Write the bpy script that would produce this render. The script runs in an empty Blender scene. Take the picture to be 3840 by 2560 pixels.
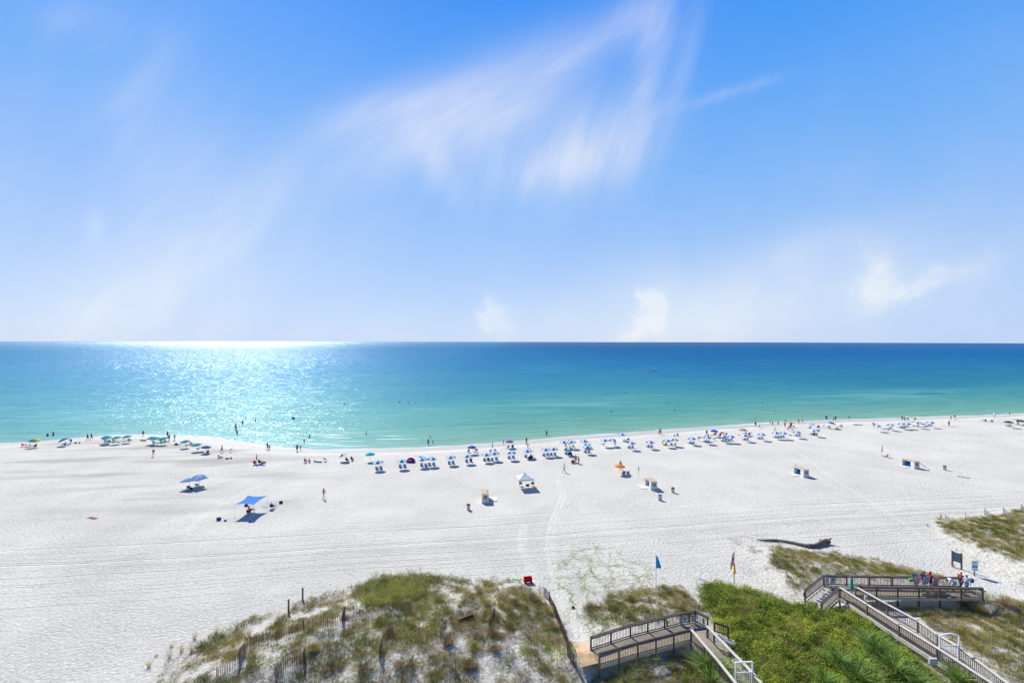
import bpy, bmesh, math, random
import numpy as np
from mathutils import Vector, Matrix, Euler, noise as mnoise
rng = np.random.default_rng(7)
random.seed(7)
S = bpy.context.scene
COL = S.collection
R = math.radians
# ------------------------------------------------------------------ camera
F, CAMH, HOR, ROLL = 1707.0, 28.0, 1279.5, 0.0018     # focal length in photo pixels, height above the beach, horizon row
cd = bpy.data.cameras.new('camera'); cam = bpy.data.objects.new('camera', cd); COL.objects.link(cam)
cd.sensor_width = 36.0; cd.lens = 36.0*F/3840.0; cd.clip_start = 0.1; cd.clip_end = 40000
cam.location = (0, 0, CAMH); cam.rotation_euler = (R(90), 0, 0)
cam.rotation_euler = (Matrix.Rotation(R(90), 3, 'X') @ Matrix.Rotation(ROLL, 3, 'Z')).to_euler()
S.camera = cam
# ------------------------------------------------------------------ sun and sky
SUN_AZ, SUN_EL = R(-31), R(42)                       # left of the view direction, above the horizon
sd = Vector((math.sin(SUN_AZ)*math.cos(SUN_EL), math.cos(SUN_AZ)*math.cos(SUN_EL), math.sin(SUN_EL)))
ld = bpy.data.lights.new('sun', 'SUN'); ld.energy = 4.6; ld.angle = R(0.53); ld.color = (1, 0.955, 0.88)
sun = bpy.data.objects.new('sun', ld); COL.objects.link(sun)
sun.rotation_euler = (-sd).to_track_quat('-Z', 'Y').to_euler()
S.view_settings.view_transform = 'Standard'; S.view_settings.look = 'None'
S.view_settings.exposure = 0.38; S.view_settings.gamma = 1; S.view_settings.use_curve_mapping = False
S.cycles.max_bounces = 6; S.cycles.transparent_max_bounces = 8
S.cycles.sample_clamp_direct = 12; S.cycles.sample_clamp_indirect = 4

def srgb(r, g, b):
    f = lambda c: c/12.92 if c <= .04045 else ((c+.055)/1.055)**2.4
    return (f(r/255), f(g/255), f(b/255))

class NT:
    """small helper for writing node trees"""
    def __init__(s, nt): s.nt = nt; s.N = nt.nodes; s.L = nt.links
    def new(s, t, **k):
        n = s.N.new(t)
        for a, v in k.items(): setattr(n, a, v)
        return n
    def put(s, sock, v):
        if v is None: return
        if hasattr(v, 'is_output'): s.L.new(v, sock)
        elif isinstance(v, (tuple, list)) and len(v) == 3 and sock.type == 'RGBA': sock.default_value = (*v, 1)
        else: sock.default_value = v
    def math(s, op, a, b=None, c=None, clamp=False):
        n = s.new('ShaderNodeMath', operation=op, use_clamp=clamp)
        s.put(n.inputs[0], a); s.put(n.inputs[1], b); s.put(n.inputs[2], c); return n.outputs[0]
    def mix(s, f, a, b, t='RGBA', blend='MIX'):
        n = s.new('ShaderNodeMix', data_type=t)
        if t == 'RGBA':
            n.blend_type = blend; s.put(n.inputs[0], f); s.put(n.inputs[6], a); s.put(n.inputs[7], b); return n.outputs[2]
        s.put(n.inputs[0], f); s.put(n.inputs[2], a); s.put(n.inputs[3], b); return n.outputs[0]
    def noise(s, v, scale, detail=3, rough=.5, dist=0, dim='3D'):
        n = s.new('ShaderNodeTexNoise', noise_dimensions=dim); s.put(n.inputs['Vector'], v)
        n.inputs['Scale'].default_value = scale; n.inputs['Detail'].default_value = detail
        n.inputs['Roughness'].default_value = rough; n.inputs['Distortion'].default_value = dist
        return n.outputs[0]
    def mapping(s, v, loc=(0,0,0), rot=(0,0,0), sc=(1,1,1), kind='POINT'):
        n = s.new('ShaderNodeMapping', vector_type=kind); s.put(n.inputs[0], v)
        n.inputs[1].default_value = loc; n.inputs[2].default_value = rot; n.inputs[3].default_value = sc
        return n.outputs[0]
    def rng(s, v, a, b, c=0., d=1., clamp=True, interp='LINEAR'):
        n = s.new('ShaderNodeMapRange', clamp=clamp, interpolation_type=interp); s.put(n.inputs[0], v)
        for i, x in enumerate((a, b, c, d)): s.put(n.inputs[i+1], x)
        return n.outputs[0]
    def ramp(s, v, stops, interp='LINEAR'):
        n = s.new('ShaderNodeValToRGB'); s.put(n.inputs[0], v); cr = n.color_ramp; cr.interpolation = interp
        while len(cr.elements) < len(stops): cr.elements.new(.5)
        for e, (p, c) in zip(cr.elements, stops): e.position = p; e.color = (*c, 1)
        return n.outputs[0]
    def xyz(s, v):
        n = s.new('ShaderNodeSeparateXYZ'); s.put(n.inputs[0], v); return n.outputs
    def comb(s, x, y, z=0.):
        n = s.new('ShaderNodeCombineXYZ'); s.put(n.inputs[0], x); s.put(n.inputs[1], y); s.put(n.inputs[2], z); return n.outputs[0]
    def bump(s, h, strength=1, dist=.1, nrm=None):
        n = s.new('ShaderNodeBump'); s.put(n.inputs['Height'], h); n.inputs['Strength'].default_value = strength
        n.inputs['Distance'].default_value = dist; s.put(n.inputs['Normal'], nrm); return n.outputs[0]

w = bpy.data.worlds.new('World'); S.world = w; w.use_nodes = True
T = NT(w.node_tree); T.N.clear()
sky = T.new('ShaderNodeTexSky'); sky.sky_type = 'NISHITA'; sky.sun_disc = False
sky.sun_elevation = SUN_EL; sky.sun_rotation = SUN_AZ; sky.altitude = 0; sky.air_density = 1; sky.dust_density = .3; sky.ozone_density = 3
tc = T.new('ShaderNodeTexCoord').outputs['Generated']
x, y, z = T.xyz(tc)
yy = T.math('MAXIMUM', y, .06)
u = T.math('DIVIDE', x, yy); v = T.math('DIVIDE', z, yy)       # gnomonic sky coordinates, south is +Y
uv = T.comb(u, v)
def su(px): return (px-1920)/F
def sv(py): return (HOR-py)/F
# clear sky: the sky texture graded towards the deep summer blue of the place
el = T.math('MAXIMUM', z, 0.)
blue = T.ramp(el, [(0.0, srgb(190,216,255)), (.12, srgb(172,206,255)), (.25, srgb(146,195,255)), (.38, srgb(114,180,255)), (.50, srgb(84,165,255)), (.60, srgb(55,150,255)), (.74, srgb(24,92,205)), (1., srgb(12,52,140))])
azl = T.rng(x, .25, -.75, 0., 1.)
warm = T.ramp(el, [(0.0, srgb(194,218,255)), (.2, srgb(168,203,255)), (.40, srgb(122,182,255)), (.56, srgb(86,162,255)), (.74, srgb(34,104,215)), (1., srgb(14,56,145))])
base = T.mix(azl, blue, warm)
base = T.mix(1., base, T.ramp(T.rng(y, -.6, .25), [(0., (.66,.62,.54)), (1., (1,1,1))]), blend='MULTIPLY')     # the sky away from the sun is deeper
def gauss(px, py, sx, sy, ang, amp, p=2., src=None):
    m = T.mapping(src or uv, loc=(su(px), sv(py), 0), rot=(0,0,R(ang)), sc=(sx/F, sy/F, 1), kind='TEXTURE')
    n = T.new('ShaderNodeVectorMath', operation='LENGTH'); T.put(n.inputs[0], m)
    e = T.math('POWER', n.outputs['Value'], p)
    return T.math('MULTIPLY', T.math('EXPONENT', T.math('MULTIPLY', e, -1.)), amp)
pn = T.new('ShaderNodeTexNoise'); T.put(pn.inputs[0], uv); pn.inputs['Scale'].default_value = 15; pn.inputs['Detail'].default_value = 5; pn.inputs['Roughness'].default_value = .62
pw = T.new('ShaderNodeVectorMath', operation='MULTIPLY_ADD'); T.put(pw.inputs[0], pn.outputs['Color']); pw.inputs[1].default_value = (.10,.10,0); pw.inputs[2].default_value = (-.05,-.05,0)
pa_ = T.new('ShaderNodeVectorMath', operation='ADD'); T.put(pa_.inputs[0], uv); T.put(pa_.inputs[1], pw.outputs[0]); puv = pa_.outputs[0]
def total(*g):
    r = g[0]
    for k in g[1:]: r = T.math('ADD', r, k)
    return r
wv = T.new('ShaderNodeTexNoise'); T.put(wv.inputs[0], uv); wv.inputs['Scale'].default_value = 2.2; wv.inputs['Detail'].default_value = 2
warp = T.new('ShaderNodeVectorMath', operation='MULTIPLY_ADD'); T.put(warp.inputs[0], wv.outputs['Color']); warp.inputs[1].default_value = (.16,.16,0); T.put(warp.inputs[2], uv)
wuv = warp.outputs[0]
fil = T.noise(T.mapping(wuv, rot=(0,0,R(30)), sc=(1, .22, 1), kind='TEXTURE'), 2.2, 10, .6)     # filaments rising to the right
fil2 = T.noise(T.mapping(wuv, rot=(0,0,R(68)), sc=(1, .16, 1), kind='TEXTURE'), 2.6, 10, .62)    # steep filaments
soft = T.noise(wuv, 3.0, 4, .5)
f1 = T.rng(fil, .24, .78, .42, 1., interp='SMOOTHSTEP'); f2 = T.rng(fil2, .26, .76, .38, 1., interp='SMOOTHSTEP'); f3 = T.rng(soft, .3, .65, .45, 1.)
up = T.math('MULTIPLY', f1, total(gauss(1800, 340, 560, 120, 28, 0.46), gauss(1420, 420, 260, 90, 15, .5), gauss(2180, 200, 420, 60, 38, .40), gauss(1700, 480, 420, 130, 14, .42)))
lo = T.math('MULTIPLY', f2, total(gauss(2230, 540, 240, 130, 28, .44), gauss(2080, 640, 220, 80, 10, .42), gauss(2420, 330, 60, 300, -12, .50), gauss(2560, 260, 40, 330, -14, .26),
     gauss(2420, 90, 110, 110, 20, .50), gauss(1640, 620, 60, 170, 28, .4), gauss(2330, 560, 60, 140, -20, .22), gauss(2720, 350, 200, 22, 17, .32), gauss(2000, 560, 420, 200, 5, .34)))
fil3 = T.noise(T.mapping(wuv, rot=(0,0,R(48)), sc=(1, .3, 1), kind='TEXTURE'), 2.4, 6, .55)
f4 = T.rng(fil3, .30, .72, .3, 1.1, interp='SMOOTHSTEP')
le = T.math('MULTIPLY', f4, total(gauss(800, 830, 360, 170, 42, .30), gauss(640, 1000, 560, 190, 30, .15), gauss(355, 850, 40, 80, 0, .22), gauss(520, 330, 260, 330, 20, .26), gauss(200, 1150, 700, 150, 0, .2), gauss(1150, 640, 260, 120, 30, .10), gauss(240, 70, 160, 70, 0, .14)))
ri = T.math('MULTIPLY', f3, total(gauss(2900, 1080, 720, 170, 12, .46), gauss(2500, 1230, 900, 120, 0, .20), gauss(3080, 900, 300, 60, 18, .18)))
edge = T.rng(T.noise(uv, 30, 5, .6), .3, .7, .55, 1.2)
G = lambda *a, **k: gauss(*a, src=puv, **k)
puff = T.math('MULTIPLY', edge, total(G(2440, 1115, 52, 48, 0, .7, p=2.4), G(2462, 1175, 40, 80, 8, .6, p=2.4), G(2395, 1250, 85, 42, 20, .6), G(1836, 1165, 34, 62, 20, .45), G(1870, 1205, 70, 50, -30, .3),
     G(3285, 1050, 60, 105, -14, .5), G(3330, 1085, 120, 60, 0, .35), G(3490, 1058, 230, 36, 20, .42), G(3265, 985, 30, 95, 20, .22)))
veil = T.math('MULTIPLY', T.math('MULTIPLY', f4, T.rng(el, .62, .1, .0, .14)), T.rng(soft, .35, .65))
haze_l = total(gauss(300, 1120, 1000, 260, 8, .17), gauss(700, 820, 420, 260, 40, .16), gauss(1750, 420, 620, 190, 22, .16), gauss(2150, 560, 330, 170, 20, .12), gauss(2800, 1120, 1000, 170, 6, .22))
cov = T.math('MINIMUM', total(veil, haze_l, up, lo, le, ri, puff), 1.)
ccol = T.ramp(el, [(0., srgb(240,247,255)), (.3, srgb(222,234,255)), (.6, srgb(205,218,255))])
col = T.mix(cov, base, ccol)
mixn = T.mix(.9, T.mix(1., sky.outputs[0], (.1,.1,.1), blend='MULTIPLY'), col)
bg = T.new('ShaderNodeBackground'); T.put(bg.inputs[0], T.mix(1., mixn, (10.,10.,10.), blend='MULTIPLY')); bg.inputs[1].default_value = 0.0755
T.L.new(bg.outputs[0], T.new('ShaderNodeOutputWorld').inputs[0])
# ------------------------------------------------------------------ helpers for the lie of the land
def hor(px): return HOR + (px-1920)*ROLL
def p2w(px, py, z=0.0):
    """a point of the photograph at height z -> the place in the world where it stands"""
    d = F*(CAMH-z)/(py-hor(px)); return np.array([(px-1920)/F*d, d, z])
def w2p(P):
    P = np.asarray(P, float); d = np.maximum(P[..., 1], .1); px = 1920+P[..., 0]/d*F
    return px, HOR+(px-1920)*ROLL+(CAMH-P[..., 2])/d*F
def segdist(X, Y, pts, closed=False):
    n = len(pts); best = np.full(X.shape, 1e9)
    for i in range(n if closed else n-1):
        a = pts[i]; b = pts[(i+1) % n]; dx, dy = b[0]-a[0], b[1]-a[1]
        t = np.clip(((X-a[0])*dx+(Y-a[1])*dy)/(dx*dx+dy*dy+1e-9), 0, 1)
        best = np.minimum(best, np.hypot(X-a[0]-t*dx, Y-a[1]-t*dy))
    return best
def inside(X, Y, pts):
    c = np.zeros(X.shape, bool); n = len(pts)
    for i in range(n):
        x1, y1 = pts[i][:2]; x2, y2 = pts[(i+1) % n][:2]
        c ^= ((y1 > Y) != (y2 > Y)) & (X < (x2-x1)*(Y-y1)/(y2-y1+1e-12)+x1)
    return c
def sstep(t): t = np.clip(t, 0, 1); return t*t*(3-2*t)
# value noise on a lattice, good enough for dunes
_LAT = rng.random((256, 256))
def vnoise(X, Y):
    xi, yi = np.floor(X).astype(int), np.floor(Y).astype(int); fx, fy = sstep(X-xi), sstep(Y-yi)
    g = lambda a, b: _LAT[a % 256, b % 256]
    return (g(xi,yi)*(1-fx)+g(xi+1,yi)*fx)*(1-fy)+(g(xi,yi+1)*(1-fx)+g(xi+1,yi+1)*fx)*fy
def fbm(X, Y, o=4):
    r, a = 0, .5
    for k in range(o): r = r+a*vnoise(X*2**k+17*k, Y*2**k+31*k); a *= .5
    return r
WATER = -0.30
SH_PX = [(-900,1700),(-400,1680),(0,1663),(170,1653),(300,1641),(420,1631),(560,1630),(700,1632),(800,1640),(880,1655),(960,1668),(1060,1680),(1200,1686),(1350,1685),(1500,1682),(1700,1673),(1900,1659),(2100,1641),(2300,1627),(2500,1612),(2700,1598),(2900,1585),(3100,1576),(3300,1570),(3500,1563),(3700,1557),(3840,1552),(4400,1535)]
SHORE = [tuple(p2w(a, b, WATER)[:2]) for a, b in SH_PX]
SHORE = [(-3000., SHORE[0][1]+250)]+SHORE+[(3000., SHORE[-1][1]+900)]
SX = np.array([p[0] for p in SHORE]); SY = np.array([p[1] for p in SHORE])
def shore_d(X, Y):
    """distance out to sea from the water's edge, negative on the beach"""
    # local slope correction keeps it close to a true distance
    s = np.interp(X, SX, SY); sl = np.interp(X, (SX[1:]+SX[:-1])/2, np.diff(SY)/np.diff(SX))
    return (Y-s)/np.sqrt(1+sl*sl)
DUNES = [  # outline in the photograph, height, ramp width
    ([(560,2640),(720,2470),(880,2370),(1080,2300),(1240,2235),(1420,2180),(1620,2165),(1820,2175),(1960,2195),(2030,2235),(2070,2290),(2110,2380),(2150,2460),(2180,2640)], 1.5, 5.),
    ([(2230,2390),(2240,2310),(2310,2240),(2420,2205),(2570,2205),(2620,2260),(2650,2330),(2650,2420),(2700,2560),(2740,2640),(2230,2640),(2230,2480)], 1.0, 3.),
    ([(2650,2230),(2760,2195),(2900,2240),(3000,2290),(3090,2275),(3160,2215),(3300,2200),(3500,2195),(3840,2225),(4300,2300),(4300,2700),(2800,2700),(2700,2400)], 1.35, 3.),
    ([(2790,2040),(3000,2055),(3200,2080),(3400,2115),(3560,2150),(3720,2200),(3650,2260),(3200,2250),(3020,2250),(2900,2180)], 1.0, 3.),
    ([(3500,1960),(3560,1935),(3840,1890),(4300,1830),(4300,2260),(3800,2180),(3700,2110),(3580,2020)], 1.2, 3.5)]
DW = [([tuple(p2w(a, b, .6)[:2]) for a, b in pl], h, r) for pl, h, r in DUNES]
PADS = []     # (x, y, radius, height): levelled ground under stairs and landings
def height(X, Y):
    X = np.asarray(X, float); Y = np.asarray(Y, float)
    s = shore_d(X, Y); z = np.where(s > -7, -.30*sstep((s+7)/7)-np.maximum(s, 0)*.05, 0)
    z = np.maximum(z, -4)
    near = sstep((105-Y)/30)*sstep((140-np.abs(X))/40)
    z = z + near*((fbm(X/9, Y/9, 3)-.45)*.35)*sstep((-s-10)/15)
    dz = 0*X
    for pl, h, r in DW:
        d = segdist(X, Y, pl, True); i = inside(X, Y, pl)
        dz = np.maximum(dz, h*np.where(i, sstep((d+1.5)/(r+3)), sstep((1.5-d)/(r+3))))
    z = z + dz*(.72+.50*(fbm(X/4.2+5, Y/4.2, 3)-.2))
    for x, y, rr, hh in PADS:
        k = sstep(1.6-np.hypot(X-x, Y-y)/rr); z = z*(1-k)+hh*k
    return z
def hz(x, y): return float(height(np.array([x]), np.array([y]))[0])
def at(px, py):
    """photo pixel -> point on the ground (follows the dunes)"""
    P = p2w(px, py, 0)
    for k in range(12): P = .5*P+.5*p2w(px, py, hz(P[0], P[1]))
    P[2] = hz(P[0], P[1]); return P
PADS += [(30.2, 45.0, 1.5, .95), (49.5, 46.8, 2.4, 1.75), (6.0, 39.6, 1.6, .75)]

def mesh_from(name, V, Fc, mats=(), smooth=False, parent=None, link=True):
    me = bpy.data.meshes.new(name); V = np.asarray(V, np.float32); Fc = np.asarray(Fc, np.int32); k = Fc.shape[1]
    me.vertices.add(len(V)); me.vertices.foreach_set('co', V.ravel())
    me.loops.add(Fc.size); me.loops.foreach_set('vertex_index', Fc.ravel())
    me.polygons.add(len(Fc)); me.polygons.foreach_set('loop_start', np.arange(0, Fc.size, k, dtype=np.int32)); me.polygons.foreach_set('loop_total', np.full(len(Fc), k, np.int32))
    if smooth: me.polygons.foreach_set('use_smooth', np.ones(len(Fc), bool))
    me.update(); me.validate()
    for m in mats: me.materials.append(m)
    if not link: return me
    o = bpy.data.objects.new(name, me); COL.objects.link(o)
    if parent: o.parent = parent
    return o
def grid(xs, ys, zf):
    X, Y = np.meshgrid(xs, ys); Z = zf(X, Y); V = np.stack([X, Y, Z], -1).reshape(-1, 3)
    nx, ny = len(xs), len(ys); i = np.arange(nx*ny).reshape(ny, nx)
    Fc = np.stack([i[:-1, :-1], i[:-1, 1:], i[1:, 1:], i[1:, :-1]], -1).reshape(-1, 4)
    return V, Fc
def axis(*segs):
    out = []
    for a, b, st in segs: out.append(np.arange(a, b, st))
    return np.unique(np.concatenate(out+[[segs[-1][1]]]))
def set_attr(o, name, arr):
    a = o.data.attributes.new(name, 'FLOAT', 'POINT'); a.data.foreach_set('value', np.asarray(arr, np.float32))

def new_mat(name):
    m = bpy.data.materials.new(name); m.use_nodes = True; t = NT(m.node_tree); t.N.clear()
    b = t.new('ShaderNodeBsdfPrincipled'); o = t.new('ShaderNodeOutputMaterial'); t.L.new(b.outputs[0], o.inputs[0]); t.b = b; t.o = o
    return m, t
_M = {}
def mat(name, col, rough=.7, var=.12, scale=9., spec=.3, metal=0., bump=0., trans=0.):
    """procedural material: colour broken up with noise"""
    if name in _M: return _M[name]
    m, t = new_mat(name); tc = t.new('ShaderNodeTexCoord').outputs['Object']
    n = t.noise(tc, scale, 4, .6)
    f = t.rng(n, .3, .7, 1-var, 1+var)
    c = t.new('ShaderNodeVectorMath', operation='SCALE'); c.inputs[0].default_value = col; t.put(c.inputs['Scale'], f)
    t.put(t.b.inputs['Base Color'], c.outputs[0]); t.b.inputs['Roughness'].default_value = rough
    t.b.inputs['Specular IOR Level'].default_value = spec; t.b.inputs['Metallic'].default_value = metal
    if bump: t.put(t.b.inputs['Normal'], t.bump(n, 1, bump))
    if trans:
        tr = t.new('ShaderNodeBsdfTranslucent'); t.put(tr.inputs[0], c.outputs[0]); mx = t.new('ShaderNodeMixShader'); mx.inputs[0].default_value = trans
        t.L.new(t.b.outputs[0], mx.inputs[1]); t.L.new(tr.outputs[0], mx.inputs[2]); t.L.new(mx.outputs[0], t.o.inputs[0])
    _M[name] = m; return m
# ------------------------------------------------------------------ sand
msand, t = new_mat('sand')
geo = t.new('ShaderNodeNewGeometry'); P = geo.outputs['Position']
at_s = t.new('ShaderNodeAttribute', attribute_name='shore').outputs['Fac']
sl = (SHORE[-2][1]-SHORE[2][1])/(SHORE[-2][0]-SHORE[2][0])
ANG = math.atan(sl)                                    # direction of the shoreline
PR = t.mapping(P, rot=(0, 0, -ANG))                    # along the shore, across the shore
px_, py_, pz_ = t.xyz(PR)
big = t.noise(P, .035, 3, .5); mid = t.noise(P, .5, 4, .55); fine = t.noise(P, 3.2, 5, .65)
dry = t.mix(t.rng(big, .35, .7), (.70,.672,.585), (.745,.716,.625))
dry = t.mix(t.rng(fine, .30, .55, .8, 0.), dry, (.49,.47,.415))
# damp, slightly brown tide marks on the upper beach, left
tide = t.math('MULTIPLY', t.rng(t.noise(t.mapping(PR, sc=(.025,.16,1)), 1., 5, .6), .50, .64), t.rng(at_s, -52, -38, 0, 1))
tide = t.math('MULTIPLY', tide, t.rng(t.xyz(P)[0], -25, -60, 0, 1))
dry = t.mix(t.math('MULTIPLY', tide, .62), dry, (.37,.35,.29))
wr = t.math('MULTIPLY', t.rng(t.math('ABSOLUTE', t.math('ADD', t.math('ADD', at_s, 8.2), t.rng(t.noise(t.mapping(PR, sc=(.1,.1,1)), 1., 3, .5), 0, 1, -2.5, 2.5, clamp=False))), .0, .38, 1, 0), t.rng(t.noise(P, .9, 4, .7), .52, .62))
dry = t.mix(t.math('MULTIPLY', wr, .5), dry, (.22,.18,.12))
wet = t.mix(t.rng(mid, .3, .7), (.49,.465,.41), (.44,.42,.37))
edge_n = t.math('ADD', at_s, t.rng(t.noise(t.mapping(PR, sc=(.12,.3,1)), 1., 3, .5), 0, 1, -3., 3., clamp=False))
wf = t.rng(edge_n, -6.6, -4.2, 0, 1, interp='SMOOTHSTEP')
colr = t.mix(wf, dry, wet)
t.put(t.b.inputs['Base Color'], colr); t.b.inputs['Specular IOR Level'].default_value = .12
t.put(t.b.inputs['Roughness'], t.rng(wf, 0, 1, .95, .5))
# footprints everywhere, raked drag lines along the beach
vo = t.new('ShaderNodeTexVoronoi', feature='SMOOTH_F1'); t.put(vo.inputs['Vector'], t.mapping(t.mix(.35, P, t.new('ShaderNodeTexNoise').outputs['Color']), sc=(1,1,1))); vo.inputs['Scale'].default_value = 2.7; vo.inputs['Smoothness'].default_value = .35
foot = t.rng(vo.outputs[0], .05, .42, 0, 1, interp='SMOOTHSTEP')
fn = t.noise(t.mapping(PR, sc=(1.,1.3,1)), 3.0, 5, .7)
lump = t.rng(fn, .35, .68, 0, 1, interp='SMOOTHSTEP')
hgt = t.math('ADD', t.math('MULTIPLY', foot, .55), t.math('MULTIPLY', lump, .8))
hgt = t.math('ADD', hgt, t.math('MULTIPLY', fine, .30))
smooth_mask = t.math('MULTIPLY', t.rng(at_s, -8, -5, 1, 0.05), t.rng(t.noise(P, .11, 3, .5), .3, .7, .65, 1.25))
# drag lines
LA = R(8.5)
PL = t.mapping(P, rot=(0, 0, -LA)); lx, ly, lz = t.xyz(PL)
lyw = t.math('ADD', ly, t.math('MULTIPLY', t.noise(t.mapping(PL, sc=(.02,.02,1)), 1., 1, .5), 3.5))
n1 = t.new('ShaderNodeTexNoise', noise_dimensions='1D'); t.put(n1.inputs['W'], lyw); n1.inputs['Scale'].default_value = .62; n1.inputs['Detail'].default_value = 1.5
line = t.rng(t.math('ABSOLUTE', t.math('SUBTRACT', n1.outputs[0], .5)), 0., .028, 1, 0, interp='SMOOTHSTEP')
band = t.math('MULTIPLY', t.rng(ly, 50.5, 55.5, 0, 1), t.rng(ly, 69, 74, 1, 0))
fade = t.rng(t.noise(t.mapping(PL, sc=(.05,.35,1)), 1., 2, .5), .36, .52, 0, 1)
lines = t.math('MULTIPLY', t.math('MULTIPLY', line, band), fade)
hgt2 = t.math('SUBTRACT', t.math('MULTIPLY', hgt, t.math('MULTIPLY', smooth_mask, t.math('SUBTRACT', 1., t.math('MULTIPLY', lines, .6)))), t.math('MULTIPLY', lines, 1.1))
trk = t.new('ShaderNodeAttribute', attribute_name='track').outputs['Fac']
hgt2 = t.math('MULTIPLY', hgt2, t.math('SUBTRACT', 1., t.math('MULTIPLY', trk, .8)))
trn = t.new('ShaderNodeAttribute', attribute_name='rut').outputs['Fac']
hgt2 = t.math('SUBTRACT', hgt2, t.math('MULTIPLY', trn, .7))
# wheel tracks of carts from the walkway towards the water
t.put(t.b.inputs['Normal'], t.bump(hgt2, 1., .095))
xs = axis((-3000,-400,200),(-400,-150,10),(-150,-62,1.5),(-62,92,.34),(92,160,1.2),(160,400,8),(400,3001,200))
ys = axis((-60,26,4.),(26,62,.34),(62,130,1.0),(130,260,2.),(260,420,8),(420,2400,120))
V, Fc = grid(xs, ys, height)
sand = mesh_from('beach_sand', V, Fc, [msand], True)
sand['kind'] = 'structure'; sand['label'] = 'white sand beach with footprints and drag lines'
set_attr(sand, 'shore', shore_d(V[:, 0], V[:, 1]))
PW = lambda q: [tuple(p2w(a, b, 0)[:2]) for a, b in q]
wide = [PW([(3000,1700),(3120,1790),(3250,1870),(3400,1970),(3520,2060)])]
thin = [PW([(2085,1790),(2110,1850),(2090,1900),(2065,1960),(2055,2060),(2075,2150),(2120,2270),(2170,2390)]), PW([(700,1990),(760,1930),(900,1850),(1010,1800)]), PW([(1960,1960),(1955,2050),(1990,2140)])]
tr1 = np.maximum.reduce([np.clip(1.3-segdist(V[:, 0], V[:, 1], q)/.5, 0, 1) for q in wide])
tr2 = np.maximum.reduce([np.clip(1.2-np.abs(segdist(V[:, 0], V[:, 1], q)-.42)/.22, 0, 1) for q in thin])
set_attr(sand, 'track', np.maximum(tr1*.35, np.maximum.reduce([np.clip(1.5-segdist(V[:, 0], V[:, 1], q)/.6, 0, 1) for q in thin])*.35)); set_attr(sand, 'rut', tr2*.45)
# ------------------------------------------------------------------ sea
mw, t = new_mat('sea_water')
P = t.new('ShaderNodeNewGeometry').outputs['Position']
s0 = t.new('ShaderNodeAttribute', attribute_name='shore').outputs['Fac']
X_, Y_, Z_ = t.xyz(P)
PR = t.mapping(P, rot=(0, 0, -ANG))
px2 = t.xyz(PR)[0]
wn = t.noise(t.mapping(PR, sc=(.012,.03,1)), 1., 4, .55)
s = t.math('MULTIPLY', t.math('MAXIMUM', s0, 0.), t.rng(wn, .3, .7, .72, 1.35))
ls = t.math('LOGARITHM', t.math('ADD', s, 1.), 10.)
f = t.math('DIVIDE', ls, 3.6)
left = t.rng(X_, -40, -220, 0, 1)
cr = t.ramp(f, [(0., (.40,.46,.37)), (.12, (.23,.37,.29)), (.36, (.125,.32,.245)), (.5, (.065,.27,.26)), (.6, (.028,.21,.275)), (.7, (.010,.16,.30)), (.78, (.001,.130,.285)), (1., (.0,.095,.235))])
cr = t.mix(t.math('MULTIPLY', t.rng(X_, -20, -150), .45), cr, t.mix(.5, cr, (.03,.22,.38)))  # reflection of the bright sky on the left, painted into the water colour
cr = t.mix(t.math('MULTIPLY', t.rng(X_, 40, 260), t.math('MULTIPLY', t.rng(s0, 20, 120), .55)), cr, t.mix(1., cr, (.15,.62,.80), blend='MULTIPLY'))  # right side darkened in colour, standing for its weaker sky reflection
# pale sand bars and a dark weed patch below the surface
bar = t.math('MULTIPLY', t.rng(t.noise(t.mapping(PR, sc=(.010,.07,1)), 1., 4, .6), .50, .66), t.math('MULTIPLY', t.rng(s0, 34, 50, 0, 1), t.rng(s0, 95, 70, 0, 1)))
cr = t.mix(t.math('MULTIPLY', bar, .45), cr, (.20,.43,.40))
dk = t.math('MULTIPLY', t.rng(t.noise(t.mapping(PR, sc=(.02,.25,1)), 1., 3, .6), .60, .68), t.rng(s0, 8, 30, 0, 1))
cr = t.mix(t.math('MULTIPLY', dk, .22), cr, (.004,.10,.13))
wp = p2w(3485, 1475, WATER)
dd = t.new('ShaderNodeVectorMath', operation='LENGTH'); t.put(dd.inputs[0], t.mapping(P, loc=(wp[0], wp[1], 0), rot=(0,0,R(10)), sc=(14, 3.5, 1000), kind='TEXTURE'))
cr = t.mix(t.math('MULTIPLY', t.rng(t.math('ADD', dd.outputs['Value'], t.math('MULTIPLY', t.noise(P, .3, 3), .8)), 1.5, .9, 0, 1), .6), cr, (.004,.10,.14))
dist = t.new('ShaderNodeVectorMath', operation='LENGTH'); t.put(dist.inputs[0], P)
D = dist.outputs['Value']
calm = t.rng(s0, 0, 35, .35, 1)
w1 = t.noise(t.mapping(PR, sc=(.10,.42,1)), 1., 3, .5)          # swell lines
w2 = t.noise(t.mapping(PR, sc=(.7,1.3,1)), 1., 4, .6)
w3 = t.noise(t.mapping(PR, sc=(2.6,3.6,1)), 1., 4, .65)
hh = t.math('ADD', t.math('MULTIPLY', w1, .35), t.math('ADD', t.math('MULTIPLY', w2, .17), t.math('MULTIPLY', w3, .10)))
far = t.rng(D, 200, 3000, 1., 1.5)
nA = t.bump(t.math('MULTIPLY', t.math('MULTIPLY', hh, calm), far), 1., 1.6)
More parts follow.
